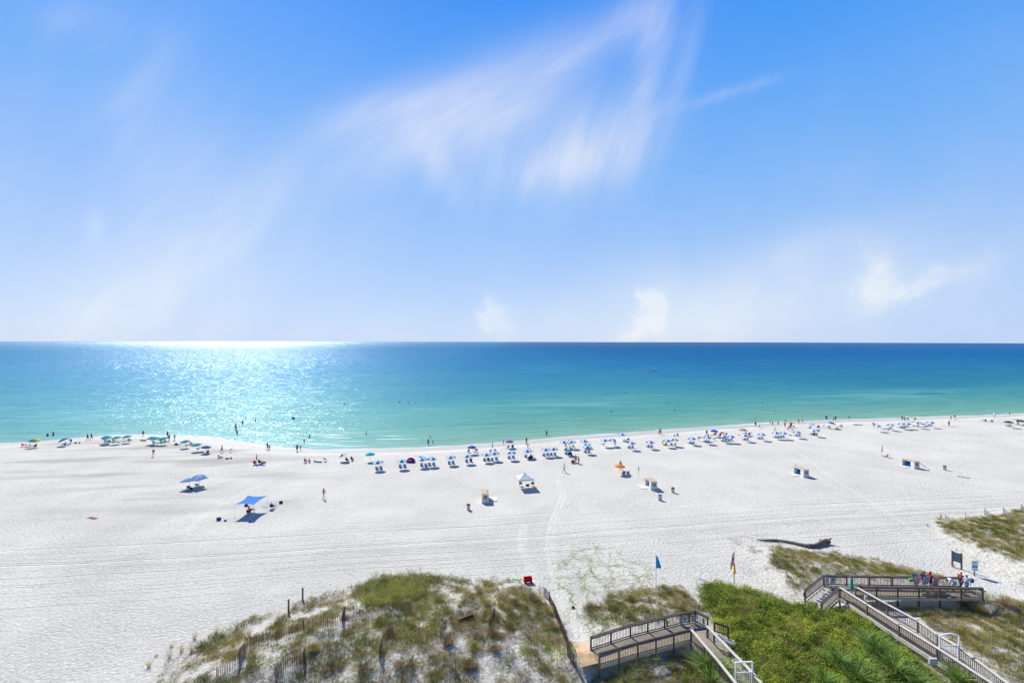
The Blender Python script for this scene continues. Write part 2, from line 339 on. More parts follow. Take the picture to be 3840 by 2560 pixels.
# facets of the wavelets: their slopes come straight from noise, so they stay as steep far out as close by
def slopes(sc, k):
    n = t.new('ShaderNodeTexVoronoi'); t.put(n.inputs['Vector'], t.mapping(PR, sc=(sc, sc*1.2, 1))); n.inputs['Scale'].default_value = 1
    m = t.new('ShaderNodeVectorMath', operation='MULTIPLY_ADD'); t.put(m.inputs[0], n.outputs['Color']); m.inputs[1].default_value = (k*.46, k, 0); m.inputs[2].default_value = (-k*.23, -k*.5, 0); return t.mapping(m.outputs[0], rot=(0, 0, -SUN_AZ))
def vadd(a, b):
    n = t.new('ShaderNodeVectorMath', operation='ADD'); t.put(n.inputs[0], a); t.put(n.inputs[1], b); return n.outputs[0]
sm = t.new('ShaderNodeMix', data_type='VECTOR'); t.put(sm.inputs[0], t.rng(D, 140, 700)); t.put(sm.inputs[4], vadd(slopes(1.9, .66), slopes(3.1, .6))); t.put(sm.inputs[5], vadd(slopes(.42, .66), slopes(.75, .6)))
sa = t.new('ShaderNodeVectorMath', operation='ADD'); t.put(sa.inputs[0], sm.outputs[1]); 
sw = t.new('ShaderNodeTexNoise'); t.put(sw.inputs['Vector'], t.mapping(PR, sc=(.09, .30, 1))); sw.inputs['Scale'].default_value = 1; sw.inputs['Detail'].default_value = 3
sw2 = t.new('ShaderNodeVectorMath', operation='MULTIPLY_ADD'); t.put(sw2.inputs[0], sw.outputs['Color']); sw2.inputs[1].default_value = (.35,.7,0); sw2.inputs[2].default_value = (-.175,-.35,0); t.put(sa.inputs[1], sw2.outputs[0])
scl = t.new('ShaderNodeVectorMath', operation='SCALE'); t.put(scl.inputs[0], sa.outputs[0]); t.put(scl.inputs['Scale'], t.rng(s0, 0, 70, .55, 1.))
sb = t.new('ShaderNodeVectorMath', operation='ADD'); t.put(sb.inputs[0], scl.outputs[0]); sb.inputs[1].default_value = (0, 0, 1)
sc_ = t.new('ShaderNodeVectorMath', operation='NORMALIZE'); t.put(sc_.inputs[0], sb.outputs[0]); nB = sc_.outputs[0]
sw3 = t.new('ShaderNodeTexNoise'); t.put(sw3.inputs['Vector'], t.mapping(PR, sc=(.07, .42, 1))); sw3.inputs['Scale'].default_value = 1; sw3.inputs['Detail'].default_value = 5; sw3.inputs['Roughness'].default_value = .68
sw4 = t.new('ShaderNodeVectorMath', operation='MULTIPLY_ADD'); t.put(sw4.inputs[0], sw3.outputs['Color']); sw4.inputs[1].default_value = (.3,1.1,0); sw4.inputs[2].default_value = (-.15,-.55,0)
nA = vadd(nA, sw4.outputs[0]); nn = t.new('ShaderNodeVectorMath', operation='NORMALIZE'); t.put(nn.inputs[0], nA); nA = nn.outputs[0]
df = t.new('ShaderNodeBsdfDiffuse'); t.put(df.inputs[0], cr); t.put(df.inputs['Normal'], nA)
ga = t.new('ShaderNodeBsdfGlossy'); ga.inputs[0].default_value = (.5,.8,1,1); t.put(ga.inputs['Roughness'], t.rng(D, 120, 2500, .40, .45)); t.put(ga.inputs['Normal'], nA)
gb = t.new('ShaderNodeBsdfGlossy'); gb.inputs[0].default_value = (.85,.95,1,1); t.put(gb.inputs['Roughness'], t.rng(D, 120, 2500, .25, .28)); t.put(gb.inputs['Normal'], nB)
m1 = t.new('ShaderNodeMixShader'); t.put(m1.inputs[0], t.rng(D, 90, 2500, .04, .04)); t.L.new(df.outputs[0], m1.inputs[1]); t.L.new(ga.outputs[0], m1.inputs[2])
m2 = t.new('ShaderNodeMixShader'); t.put(m2.inputs[0], t.math('MULTIPLY', t.math('ADD', t.rng(D, 110, 700, .026, .050), t.rng(D, 1500, 6000, 0, .12)), t.rng(s0, 0, 25, .4, 1))); t.L.new(m1.outputs[0], m2.inputs[1]); t.L.new(gb.outputs[0], m2.inputs[2])
# thin foam along the swash and small breakers on the left
sp = t.comb(t.math('MULTIPLY', px2, .05), t.math('MULTIPLY', s0, .55)); 
ed = t.math('ADD', s0, t.math('MULTIPLY', t.math('SUBTRACT', t.noise(t.mapping(PR, sc=(.22,.22,1)), 1., 3, .6), .5), 2.6))
fo = t.math('MULTIPLY', t.rng(ed, -.2, .1), t.rng(ed, 1.5, .6))
br = t.math('MULTIPLY', t.rng(t.noise(sp, 1., 3, .6), .565, .63), t.math('MULTIPLY', t.rng(s0, 1.5, 4), t.rng(s0, 26, 16)))
br = t.math('MULTIPLY', br, t.math('MULTIPLY', t.rng(X_, -22, -38), t.rng(X_, -112, -95)))
foam = t.math('MAXIMUM', t.math('MULTIPLY', fo, t.rng(t.noise(t.mapping(PR, sc=(.05,.05,1)), 1., 2), .38, .55, .25, .9)), t.math('MULTIPLY', br, .95))
fd = t.new('ShaderNodeBsdfDiffuse'); fd.inputs[0].default_value = (.8,.8,.8,1)
m3 = t.new('ShaderNodeMixShader'); t.put(m3.inputs[0], foam); t.L.new(m2.outputs[0], m3.inputs[1]); t.L.new(fd.outputs[0], m3.inputs[2])
t.L.new(m3.outputs[0], t.o.inputs[0]); t.N.remove(t.b)
# flat water surface, meshed finer near the shore
xs = axis((-16000,-2000,2000),(-2000,-400,200),(-400,400,4),(400,2000,200),(2000,16001,2000))
ys = axis((60,260,2.),(260,500,8),(500,3000,100),(3000,30001,1500))
V, Fc = grid(xs, ys, lambda X, Y: 0*X+WATER)
sd_ = shore_d(V[:, 0], V[:, 1]); keep = (sd_[Fc] > -9).any(1)
water = mesh_from('sea_water', V, Fc[keep], [mw], True)
water['kind'] = 'structure'; water['label'] = 'turquoise to deep blue sea'
set_attr(water, 'shore', sd_)
# ------------------------------------------------------------------ object helpers
class MB:
    """collects shapes into one mesh; mi = material slot of what follows"""
    def __init__(s): s.v = []; s.f = []; s.m = []; s.mi = 0; s.M = Matrix.Identity(4)
    def add(s, vs, fs):
        o = len(s.v); s.v += [tuple(s.M @ Vector(p)) for p in vs]
        for f in fs: s.f.append(tuple(o+i for i in f)); s.m.append(s.mi)
    def box(s, c, sz, rot=None):
        x, y, z = sz[0]/2, sz[1]/2, sz[2]/2
        vs = [Vector((a*x, b*y, d*z)) for a in (-1, 1) for b in (-1, 1) for d in (-1, 1)]
        if rot is not None: q = Euler(rot).to_matrix(); vs = [q @ p for p in vs]
        s.add([p+Vector(c) for p in vs], [(0,1,3,2),(4,6,7,5),(0,4,5,1),(2,3,7,6),(0,2,6,4),(1,5,7,3)])
    def beam(s, a, b, w, h, up=(0, 0, 1)):
        """rectangular bar from a to b; w sideways, h along up"""
        a, b = Vector(a), Vector(b); d = (b-a).normalized(); u = Vector(up)
        if abs(d.dot(u)) > .98: u = Vector((0, 1, 0))
        r = d.cross(u).normalized()*w/2; u = r.cross(d).normalized()*h/2
        s.add([a-r-u, a+r-u, a+r+u, a-r+u, b-r-u, b+r-u, b+r+u, b-r+u], [(3,2,1,0),(4,5,6,7),(0,1,5,4),(1,2,6,5),(2,3,7,6),(3,0,4,7)])
    def tube(s, pts, rs, n=8, cap=True):
        pts = [Vector(p) for p in pts]
        if not isinstance(rs, (list, tuple)): rs = [rs]*len(pts)
        vs = []; k = len(pts); ref = None
        for i, p in enumerate(pts):
            d = (pts[min(i+1, k-1)]-pts[max(i-1, 0)]).normalized()
            if ref is None: ref = Vector((1, 0, 0)) if abs(d.x) < .9 else Vector((0, 1, 0))
            e1 = (ref-d*ref.dot(d)).normalized(); ref = e1; e2 = d.cross(e1)
            for j in range(n): a = 2*math.pi*j/n; vs.append(p+(e1*math.cos(a)+e2*math.sin(a))*rs[i])
        fs = [(i*n+j, i*n+(j+1) % n, (i+1)*n+(j+1) % n, (i+1)*n+j) for i in range(k-1) for j in range(n)]
        if cap: fs += [tuple(range(n))[::-1], tuple((k-1)*n+j for j in range(n))]
        s.add(vs, fs)
    def ball(s, c, r, n=8, m=5, sc=(1, 1, 1)):
        c = Vector(c); vs = [c+Vector((0, 0, -r*sc[2]))]
        for i in range(1, m):
            t = math.pi*i/m-math.pi/2
            for j in range(n): a = 2*math.pi*j/n; vs.append(c+Vector((r*sc[0]*math.cos(t)*math.cos(a), r*sc[1]*math.cos(t)*math.sin(a), r*sc[2]*math.sin(t))))
        vs.append(c+Vector((0, 0, r*sc[2]))); L = len(vs)-1
        fs = [(0, 1+(j+1) % n, 1+j) for j in range(n)]
        fs += [(1+i*n+j, 1+i*n+(j+1) % n, 1+(i+1)*n+(j+1) % n, 1+(i+1)*n+j) for i in range(m-2) for j in range(n)]
        fs += [(1+(m-2)*n+j, 1+(m-2)*n+(j+1) % n, L) for j in range(n)]
        s.add(vs, fs)
    def sheet(s, P, th=.01):
        """grid of points P[i][j] as a cloth with thickness th"""
        n, m = len(P), len(P[0]); P = [[Vector(q) for q in r] for r in P]
        for side in ((0, 1) if th else (1,)):
            vs = [P[i][j]-Vector((0, 0, (th or 0)*side)) for i in range(n) for j in range(m)]
            fs = [(i*m+j, (i+1)*m+j, (i+1)*m+j+1, i*m+j+1) for i in range(n-1) for j in range(m-1)]
            s.add(vs, fs if side else [f[::-1] for f in fs])
    def mesh(s, name, mats):
        me = bpy.data.meshes.new(name); me.from_pydata(s.v, [], s.f)
        for m in mats: me.materials.append(m)
        me.polygons.foreach_set('material_index', s.m); me.update(); return me
    def build(s, name, mats, parent=None, loc=None, rotz=0):
        if not isinstance(mats, (list, tuple)): mats = [mats]
        o = bpy.data.objects.new(name, s.mesh(name, mats)); COL.objects.link(o)
        if parent: o.parent = parent
        if loc is not None: o.location = loc
        o.rotation_euler[2] = rotz; return o
def tag(o, label, cat, group=None):
    o['label'] = label; o['category'] = cat
    if group: o['group'] = group
    return o
def empty(name, loc, rotz=0, label=None, cat=None, group=None):
    o = bpy.data.objects.new(name, None); COL.objects.link(o); o.location = loc; o.rotation_euler[2] = rotz; o.empty_display_size = .3
    if label: tag(o, label, cat, group)
    return o
def put(me, name, parent, mats=None):
    """a part that shares mesh data; mats override the slots on the object"""
    o = bpy.data.objects.new(name, me); COL.objects.link(o); o.parent = parent
    for i, m in enumerate(mats or []):
        if i < len(o.material_slots): o.material_slots[i].link = 'OBJECT'; o.material_slots[i].material = m
    return o
_C = {}
def cmat(rgb, rough=.75, kind='cloth'):
    """cloth, paint or plastic of an sRGB colour (albedo kept a little under the picture value)"""
    k = (rgb, rough, kind)
    if k not in _C:
        c = srgb(*rgb); _C[k] = mat(kind+'_'+'_'.join(map(str, rgb))+str(rough), tuple(.95*v for v in c), rough if kind in ('paint','plastic') else .95, .07, 14, .4 if kind in ('paint','plastic') else .04, trans={'canopy': .18, 'sling': .55}.get(kind, 0))
    return _C[k]
ORD = ['leftmost','second','third','fourth','fifth','sixth','seventh','eighth','ninth','tenth','eleventh','twelfth','thirteenth','fourteenth','fifteenth','sixteenth','seventeenth','eighteenth','nineteenth','twentieth']
TENS = {20:'twenty',30:'thirty',40:'forty',50:'fifty',60:'sixty',70:'seventy'}
def ordw(i):
    if i == 0: return 'leftmost'
    if i < 20: return ORD[i]+' from left'
    n = i+1; t, u = n//10*10, n % 10
    w_ = {20:'twentieth',30:'thirtieth',40:'fortieth',50:'fiftieth',60:'sixtieth',70:'seventieth'}
    return (w_[t] if u == 0 else TENS[t]+'-'+(['first','second','third','fourth','fifth','sixth','seventh','eighth','ninth'][u-1]))+' from left'
ZONES = dict(A=(0,1480,3.267), B=(600,1480,3.267), C=(1200,1480,3.267), D=(1800,1480,3.267), E=(2400,1480,3.267), F=(2960,1480,4.356), G=(3360,1480,4.356),
             K=(3200,1840,3.267), L=(2880,2080,3.267), M=(3200,2080,3.267), N=(2100,2080,3.267), O=(2600,2000,3.267), P=(500,2080,3.267), Q=(1100,2080,3.267), R=(1640,2080,3.267))
def zp(z, x, y): a, b, k = ZONES[z]; return a+x/k, b+y/k
def zat(z, x, y): return at(*zp(z, x, y))
def zsea(z, x, y): return p2w(*zp(z, x, y), WATER)
# ------------------------------------------------------------------ boardwalks
def wood(name, a, b, scale=3., dark=.35):
    if name in _M: return _M[name]
    m, t = new_mat(name); g = t.new('ShaderNodeNewGeometry').outputs['Position']
    n = t.noise(t.mapping(g, sc=(1,1,6)), scale, 5, .7); n2 = t.noise(g, .9, 3, .6)
    c = t.mix(t.rng(n, .3, .7), a, b); c = t.mix(t.rng(n2, .45, .7, 0, dark), c, tuple(x*.45 for x in a))
    t.put(t.b.inputs['Base Color'], c); t.b.inputs['Roughness'].default_value = .85; t.b.inputs['Specular IOR Level'].default_value = .06
    t.put(t.b.inputs['Normal'], t.bump(n, .6, .01)); _M[name] = m; return m
W_DARK = wood('weathered_dark_wood', (.055,.047,.042), (.125,.11,.10))
W_GREY = wood('weathered_grey_wood', (.52,.48,.42), (.68,.635,.565), dark=.15)
W_DECK = wood('deck_wood', (.29,.24,.18), (.44,.375,.30))
W_POST = wood('post_wood', (.14,.10,.07), (.24,.18,.13))
W_SLAT = wood('fence_slat_wood', (.13,.095,.065), (.25,.19,.135))
W_BAL = wood('baluster_wood', (.11,.09,.07), (.21,.175,.14))
W_NEW = wood('fresh_pine', (.56,.40,.23), (.68,.52,.33), dark=.12)
def railing(root, pts, capm, capw=.30, post_step=2.4, ground=True, h=1.02, pitch=.15, posts=True, postm=None, ends=(True, True)):
    """pts: deck level points of one straight-ish run; posts are parts, balusters one patterned part"""
    cap = MB(); bal = MB(); pts = [Vector(p) for p in pts]
    for a, b in zip(pts[:-1], pts[1:]):
        d = b-a; L = d.length; ux = d/L
        A, B = a+Vector((0,0,h)), b+Vector((0,0,h))
        cap.beam(A-ux*.04, B+ux*.04, capw, .045)
        bal.beam(a+Vector((0,0,h-.12)), b+Vector((0,0,h-.12)), .04, .09)
        bal.beam(a+Vector((0,0,.10)), b+Vector((0,0,.10)), .04, .09)
        n = max(2, int(L/pitch))
        for i in range(n):
            p = a+d*(i+.5)/n; bal.beam(p+Vector((0,0,.03)), p+Vector((0,0,h-.09)), .036, .036)
        if posts:
            k = max(1, round(L/post_step))
            for i in range(k+1):
                if (i == 0 and a == pts[0] and not ends[0]) or (i == k and (b != pts[-1] or not ends[1])): continue
                p = a+d*i/k; z0 = hz(p.x, p.y)-.35 if ground else p.z-.3
                pm = MB(); off = Vector((-ux.y, ux.x, 0))*.0
                pm.box((p.x, p.y, (z0+p.z+h-.024)/2), (.125, .125, p.z+h-.024-z0), (0, 0, math.atan2(ux.y, ux.x)))
                pm.build('post', postm or W_POST, root)
    cap.build('cap_rail', capm, root); bal.build('balusters', W_BAL, root)
def deck(root, L, Rr, m=None, name='deck', plank=.14, skirt=True, edge=False):
    """planked deck between two edges given as matching polylines"""
    b = MB(); L = [Vector(p) for p in L]; Rr = [Vector(p) for p in Rr]
    for i in range(len(L)-1):
        n = max(1, int((L[i+1]-L[i]).length/plank))
        for k in range(n):
            t0, t1 = (k+.03)/n, (k+.97)/n
            q = [L[i].lerp(L[i+1], t0), Rr[i].lerp(Rr[i+1], t0), Rr[i].lerp(Rr[i+1], t1), L[i].lerp(L[i+1], t1)]
            dz = Vector((0,0,-.04)); b.add(q+[p+dz for p in q], [(0,1,2,3),(7,6,5,4),(0,4,5,1),(1,5,6,2),(2,6,7,3),(3,7,4,0)])
    o = b.build(name, m or W_DECK, root)
    if skirt:
        s = MB()
        for E in (L, Rr):
            for a, c in zip(E[:-1], E[1:]): s.beam(a+Vector((0,0,-.165)), c+Vector((0,0,-.165)), .05, .24)
        if edge:
            for a, c in zip(L[:-1], L[1:]): s.beam(a+Vector((-.09,0,-.02)), c+Vector((-.09,0,-.02)), .14, .04); s.beam(a+Vector((-.16,0,-.2)), c+Vector((-.16,0,-.2)), .04, .2)
        s.build('joist', W_GREY, root)
    return o
def V3(a, z): return (a[0], a[1], z)
# right boardwalk: landing and long deck parallel to the sea, walk coming from the building, stairs down to the left
ZD = 2.0
def cap2deck(px, py, z=ZD): p = p2w(px, py, z+1.02); return Vector((p[0], p[1], z))
rb = empty('boardwalk', (33.5, 46.4, 0), 0, 'long grey boardwalk with stairs, landing and railings at the lower right, people on it', 'boardwalk')
def rel(root):
    for o in list(root.children):
        o.matrix_parent_inverse = Matrix.Translation(-root.location)
fL = cap2deck(3091, 2156.5); fR = cap2deck(3603, 2164); nL = cap2deck(3151, 2200); nJ = cap2deck(3210, 2197.5); nR = cap2deck(3686, 2203)
nR = Vector((nR.x, nR.y, ZD)); sT0 = cap2deck(3020.8, 2211.6, 1.05); sT1 = cap2deck(3082, 2260.6, 1.05)
wl = [nL, cap2deck(3253, 2264), cap2deck(3373, 2340), cap2deck(3515, 2426), cap2deck(3700, 2545, 1.9), cap2deck(3860, 2650, 1.8)]
wr = [nJ, cap2deck(3330, 2264), cap2deck(3443, 2325), cap2deck(3518, 2378), cap2deck(3598, 2424), cap2deck(3790, 2566, 1.9), cap2deck(3960, 2680, 1.8)]
deck(rb, [fL, fR+Vector((1.4,0,0))], [nL, nR])
wr_m = []
for p in wl:   # matching points of the right edge at the same distance
    ys_ = [q.y for q in wr]; i = max(j for j in range(len(wr)) if wr[j].y >= p.y or j == 0); j = min(i+1, len(wr)-1)
    tt = 0 if wr[i].y == wr[j].y else max(0, min(1, (wr[i].y-p.y)/(wr[i].y-wr[j].y))); q = wr[i].lerp(wr[j], tt); wr_m.append(Vector((q.x, q.y, p.z-.004)))
deck(rb, [p+Vector((0,0,-.004)) for p in wl], wr_m, edge=True)
railing(rb, [fL, fR], W_DARK, post_step=2.3)
railing(rb, [nJ, nR], W_DARK, post_step=2.3)
railing(rb, wl, W_GREY, .26, post_step=3.0, ends=(True, True)); railing(rb, wr, W_GREY, .26, post_step=3.0, ends=(False, True))
railing(rb, [fL, sT0], W_DARK, ends=(False, True)); railing(rb, [nL, sT1], W_DARK, ends=(False, True), post_step=3)
n = 7
for k in range(n):
    a, b = fL.lerp(sT0, (k+.55)/n), nL.lerp(sT1, (k+.55)/n); z = ZD-(k+1)*(ZD-1.02)/n
    m_ = MB(); m_.beam((a.x, a.y, z), (b.x, b.y, z), .32, .045); m_.build('stair_tread', W_GREY, rb)
m_ = MB()
for a, b in ((fL, sT0), (nL, sT1)): m_.beam(a+Vector((0,0,-.22)), b+Vector((0,0,-.22)), .05, .26)
m_.build('stair_stringer', W_GREY, rb)
def picture_board(root, px0, py0, px1, py1, D, name, parts):
    """flat board standing at distance D, facing the building side; parts = [(x0,y0,x1,y1,rgb)] in 0..1 from the top left"""
    X0, X1 = (px0-1920)/F*D, (px1-1920)/F*D; Z1, Z0 = CAMH-(py0-hor(px0))/F*D, CAMH-(py1-hor(px0))/F*D
    b = MB(); mats = [cmat((222,226,228), .5, 'paint')]; b.box(((X0+X1)/2, D, (Z0+Z1)/2), (X1-X0, .025, Z1-Z0))
    for k, (a, c, e, g, rgb) in enumerate(parts):
        b.mi = k+1; mats.append(cmat(rgb, .5, 'paint'))
        b.box((X0+(a+e)/2*(X1-X0), D-.016-.001*k, Z1-(c+g)/2*(Z1-Z0)), ((e-a)*(X1-X0), .006, (g-c)*(Z1-Z0)))
    return b.build(name, mats, root)
def text_rows(x0, y0, x1, y1, n, rgb, r=3):
    rr = random.Random(r); out = []
    for i in range(n):
        a = y0+(y1-y0)*(i+.25)/n; e = x0+(x1-x0)*rr.uniform(.6, 1); out.append((x0, a, e, a+(y1-y0)/n*.45, rgb))
    return out
o = picture_board(rb, 3096, 2164, 3109, 2186, fL.y-.12, 'notice_board', text_rows(.15,.1,.85,.9,5,(120,140,160)))
o = picture_board(rb, 3114, 2164, 3135, 2186, fL.y-.12, 'notice_board', [(.25,.12,.85,.5,(60,130,190))]+text_rows(.1,.6,.9,.95,3,(90,110,120)))
m_ = MB(); q = wr[0].lerp(wr[2], .27); 
q2 = cap2deck(3019, 2217, 1.05); m_ = MB(); m_.box((sT0.x-.12, sT0.y-.02, sT0.z+.62), (.34, .03, .5), (0,0,.5)); m_.build('warning_sign', cmat((214,170,170), .6, 'paint'), rb)
b1 = p2w(3253, 2240, 2.7); m_ = MB(); m_.box((b1[0], b1[1]+.15, 2.62), (.26, .12, .42)); m_.build('electric_box', cmat((205,206,205), .5, 'paint'), rb)
b1 = cap2deck(3508, 2447); m_ = MB(); m_.box((b1.x-.25, b1.y-.1, 2.45), (.62, .16, .46)); m_.build('electric_box', cmat((196,202,206), .5, 'paint'), rb)
rel(rb)
# ---- white arched gate on the right boardwalk
def gate(name, A, B, zt, zm, arch, label, zd, inv=1):
    """leaf between posts A and B standing on the deck"""
    g = empty(name, A, 0, label, 'gate'); wm = mat('white_vinyl', (.78,.78,.77), .35, .04)
    A, B = Vector(A), Vector(B); d = B-A; o = Vector((0,0,0)); d = Vector((d.x, d.y, 0)); ux = d.normalized()
    for p in (o, d): q = MB(); q.beam(p, p+Vector((0,0,zt)), .1, .1); q.build('gate_post', wm, g)
    q = MB()
    if arch:
        pts = [d*(i/8)+Vector((0,0,zt+.16*math.sin(math.pi*i/8))) for i in range(9)]
        for a, b in zip(pts[:-1], pts[1:]): q.beam(a, b, .09, .09)
    else: q.beam(Vector((0,0,zt)), d+Vector((0,0,zt)), .09, .09)
    q.build('top_rail', wm, g)
    q = MB(); i0 = ux*.07; i1 = d-ux*.07
    q.beam(i0+Vector((0,0,zm)), i1+Vector((0,0,zm)), .05, .09); q.beam(i0+Vector((0,0,.12)), i1+Vector((0,0,.12)), .05, .09)
    for a in (i0, i1): q.beam(a+Vector((0,0,.1)), a+Vector((0,0,zm)), .05, .07)
    for i in range(1, 8): p = i0.lerp(i1, i/8); q.beam(p+Vector((0,0,.14)), p+Vector((0,0,zm-.04)), .03, .03)
    q.build('gate_leaf', wm, g)
    return g
ga_ = wl[3]+Vector((.14, -.1, 0)); gb_ = Vector((wr_m[3].x-.16, wr_m[3].y-.1, ga_.z)) 
gate('gate', ga_, gb_, 2.05, 1.25, True, 'white arched gate across the right boardwalk near the electric box', ZD)
# ---- left boardwalk
ZL = 1.55
lb = empty('boardwalk', (15.9, 40.3, 0), 0, 'dark weathered L-shaped boardwalk with low ramp and railings at the bottom centre', 'boardwalk')
def c2(px, py, z): p = p2w(px, py, z+1.02); return Vector((p[0], p[1], z))
f0, f1, f2, f3, f4 = c2(2218,2389,1.15), c2(2366,2343,1.45), c2(2556,2297,ZL), c2(2609.6,2289.7,ZL), c2(2655.6,2312.6,ZL)
n0, n1, n2 = c2(2250,2447,1.15), c2(2394,2407.5,1.45), c2(2592.8,2357,ZL)
r0, r1, r2, r3 = c2(2654,2346,ZL), c2(2740,2435,1.45), c2(2805,2500,1.4), c2(2930,2640,1.3)
l1, l2, l3 = c2(2697,2478,1.4), c2(2762,2560,1.35), c2(2850,2660,1.3)
deck(lb, [f0, f1, f2], [n0, n1, n2]); deck(lb, [f2+Vector((0,0,-.003)), f3+Vector((0,0,-.003))], [n2+Vector((0,0,-.003)), r0+Vector((0,0,-.003))], skirt=False)
deck(lb, [f3+Vector((0,0,-.006)), f4+Vector((0,0,-.006))], [r0+Vector((0,0,-.006)), r0+Vector((.35,.3,-.006))], skirt=False)
deck(lb, [n2, l1, l2, l3], [r0, r1, r2, r3])
railing(lb, [f0, f1, f2, f3, f4], W_DARK, .32, post_step=1.75); railing(lb, [n0, n1, n2], W_DARK, .14, post_step=1.75)
railing(lb, [n2, l1, l2, l3], W_GREY, .24, post_step=2.2, ends=(False, True)); railing(lb, [r0, r1, r2, r3], W_GREY, .26, post_step=2.2)
e0, e1 = f4+Vector((.45,-.35,-.1)), f4+Vector((1.55,-.75,-.25))
railing(lb, [e0, e1], W_DARK, .16, post_step=1.2, h=.9)
deck(lb, [e0+Vector((.2,-.1,-.1)), e1+Vector((.5,.0,-.35))], [e0+Vector((.1,-1.0,-.1)), e1+Vector((.4,-.95,-.35))], W_GREY, 'side_step', skirt=False)
for a, b_, prt in ((2548.5,2565,[(.1,.08,.9,.2,(40,60,110))]+text_rows(.12,.28,.88,.95,6,(120,130,150))), (2566,2577.5,[(.05,.05,.95,.45,(70,150,200)),(.05,.5,.95,.8,(205,190,150))]), (2593,2610,[(.1,.08,.9,.2,(70,90,120))]+text_rows(.12,.28,.88,.95,6,(120,130,150),8))):
    y0 = 2313 if a < 2590 else 2305.5; picture_board(lb, a, y0, b_, y0+(24 if a < 2560 or a > 2590 else 18), f2.y-.16 if a < 2590 else f3.y-.2, 'notice_board', prt)
for px_q, py_q in ((2503,2334),(2586,2318),(2641,2325)):
    q = p2w(px_q, py_q, ZL+.5); m_ = MB(); m_.box((q[0], q[1], ZL+.45), (.12,.1,.5)); m_.build('black_hook', cmat((20,22,24), .6, 'paint'), lb)
rel(lb)
g2a = l1.lerp(l2, .85); g2b = r1.lerp(r2, .75); g2a = c2(2764, 2548, 1.36); g2b = c2(2822, 2512, 1.36)
gate('gate', c2(2762,2470+60,1.36)+Vector((-.02,0,0)), c2(2824,2470+57,1.36), 2.0, 1.2, False, 'square white gate frame on the left boardwalk at the bottom edge', 1.36)
# ---- fresh pine landing and ramp at the end of the left boardwalk
rp = empty('wooden_landing', (5.8, 38.5, 0), 0, 'fresh yellow pine ramp and landing joining the sand path to the dark boardwalk', 'landing')
q0, q1 = p2w(2165,2443,1.05), p2w(2224,2433,1.05); q2, q3 = p2w(2180,2500,1.05), p2w(2251,2482,1.05)
t0_, t1_ = p2w(2149,2412,.72), p2w(2201,2404,.72)
deck(rp, [q0, q2], [q1, q3], W_NEW, 'landing_deck', skirt=False)
deck(rp, [t0_, q0], [t1_, q1], W_NEW, 'ramp', plank=.2, skirt=False)
for a in (q0, q1, q2, q3): m_ = MB(); m_.beam((a[0], a[1], .3), (a[0], a[1], 1.0), .1, .1); m_.build('post', W_NEW, rp)
rel(rp)
# ---- sand fences: thin slats wired together, following the dune
def fence(pix, label, h=1.0, m=None, pitch=.13, lean=.06, posts=True):
    P = [at(*q) for q in pix]; root = empty('sand_fence', P[0], 0, label, 'fence', 'slatted sand fences in the dunes'); m = m or W_SLAT; h *= 1.12
    b = MB(); w_ = MB(); base = Vector(P[0])
    prev = {}
    for i in range(len(P)-1):
        a, c = Vector(P[i]), Vector(P[i+1]); L = math.hypot(c.x-a.x, c.y-a.y); n = max(1, int(L/pitch))
        for k in range(n):
            x_, y_ = a.x+(c.x-a.x)*k/n, a.y+(c.y-a.y)*k/n; zz = hz(x_, y_)
            lx_ = lean*math.sin(k*.13+i*2)+random.uniform(-.02,.02); ly_ = random.uniform(-.03,.03); hh_ = h*random.uniform(.93,1.04)
            A = Vector((x_, y_, zz-.15))-base; B = Vector((x_+lx_, y_+ly_, zz+hh_-.12))-base; b.beam(A, B, .042, .014, (0,1,0))
            for q in (.35, .8):
                b.mi = 1; pt = A.lerp(B, q)
                if q in prev: b.beam(prev[q], pt, .007, .007)
                prev[q] = pt; b.mi = 0
        if posts and i % 2 == 0:
            zz = hz(a.x, a.y); pm = MB(); pm.tube([Vector((a.x, a.y+.04, zz-.3))-base, Vector((a.x, a.y+.04, zz+h*.97))-base], .028, 6); pm.build('post', W_POST, root)
    b.build('slats', [m, mat('rusty_wire', (.10,.07,.055), .7, .2)], root)
    return root
Z_ = lambda z, *pts: [zp(z, *p) for p in pts]
fence(Z_('P',(1030,1535),(1180,1430),(1300,1330),(1390,1180))+Z_('P',(1430,1150),(1520,1075),(1760,1060),(1900,990),(2090,930))+Z_('Q',(300,930),(420,900),(600,850),(640,760),(900,720),(1250,700),(1465,680)), 'long wavy slat fence running up the left dune', 1.0)
fence(Z_('P',(1745,1530),(1800,1440),(2090,1350))+Z_('Q',(160,1240)), 'short slat fence at the bottom left of the dune, below the long one', 1.05)
fence(Z_('Q',(1060,1290),(1090,1110),(1240,960)), 'narrow slat fence in the middle of the left dune, casting striped shadow', .95)
fence(Z_('Q',(1330,1575),(1410,1440),(1490,1330)), 'slat fence at the bottom edge under the left dune, centre', .95)
fence(Z_('Q',(1800,1010),(1880,900),(1970,845)), 'slat fence beside the brown driftwood plank on the left dune', .95)
fence(Z_('R',(160,1560),(225,1470),(230,1390)), 'leaning slat fence at the bottom edge left of the footpath dune', .9)
fence(Z_('R',(640,900),(665,850),(720,740)), 'small slat fence right of the brown plank on the dune', .9)
fence(Z_('R',(1252,500),(1300,490),(1380,575),(1410,650),(1460,780),(1530,950),(1590,1080),(1600,1240),(1680,1370),(1740,1380)), 'slat fence along the left side of the sand footpath', 1.05)
fence(Z_('R',(1745,1375),(1860,1375),(1990,1350)), 'pine slat fence closing off the fresh landing at its near side', 1.15, W_NEW)
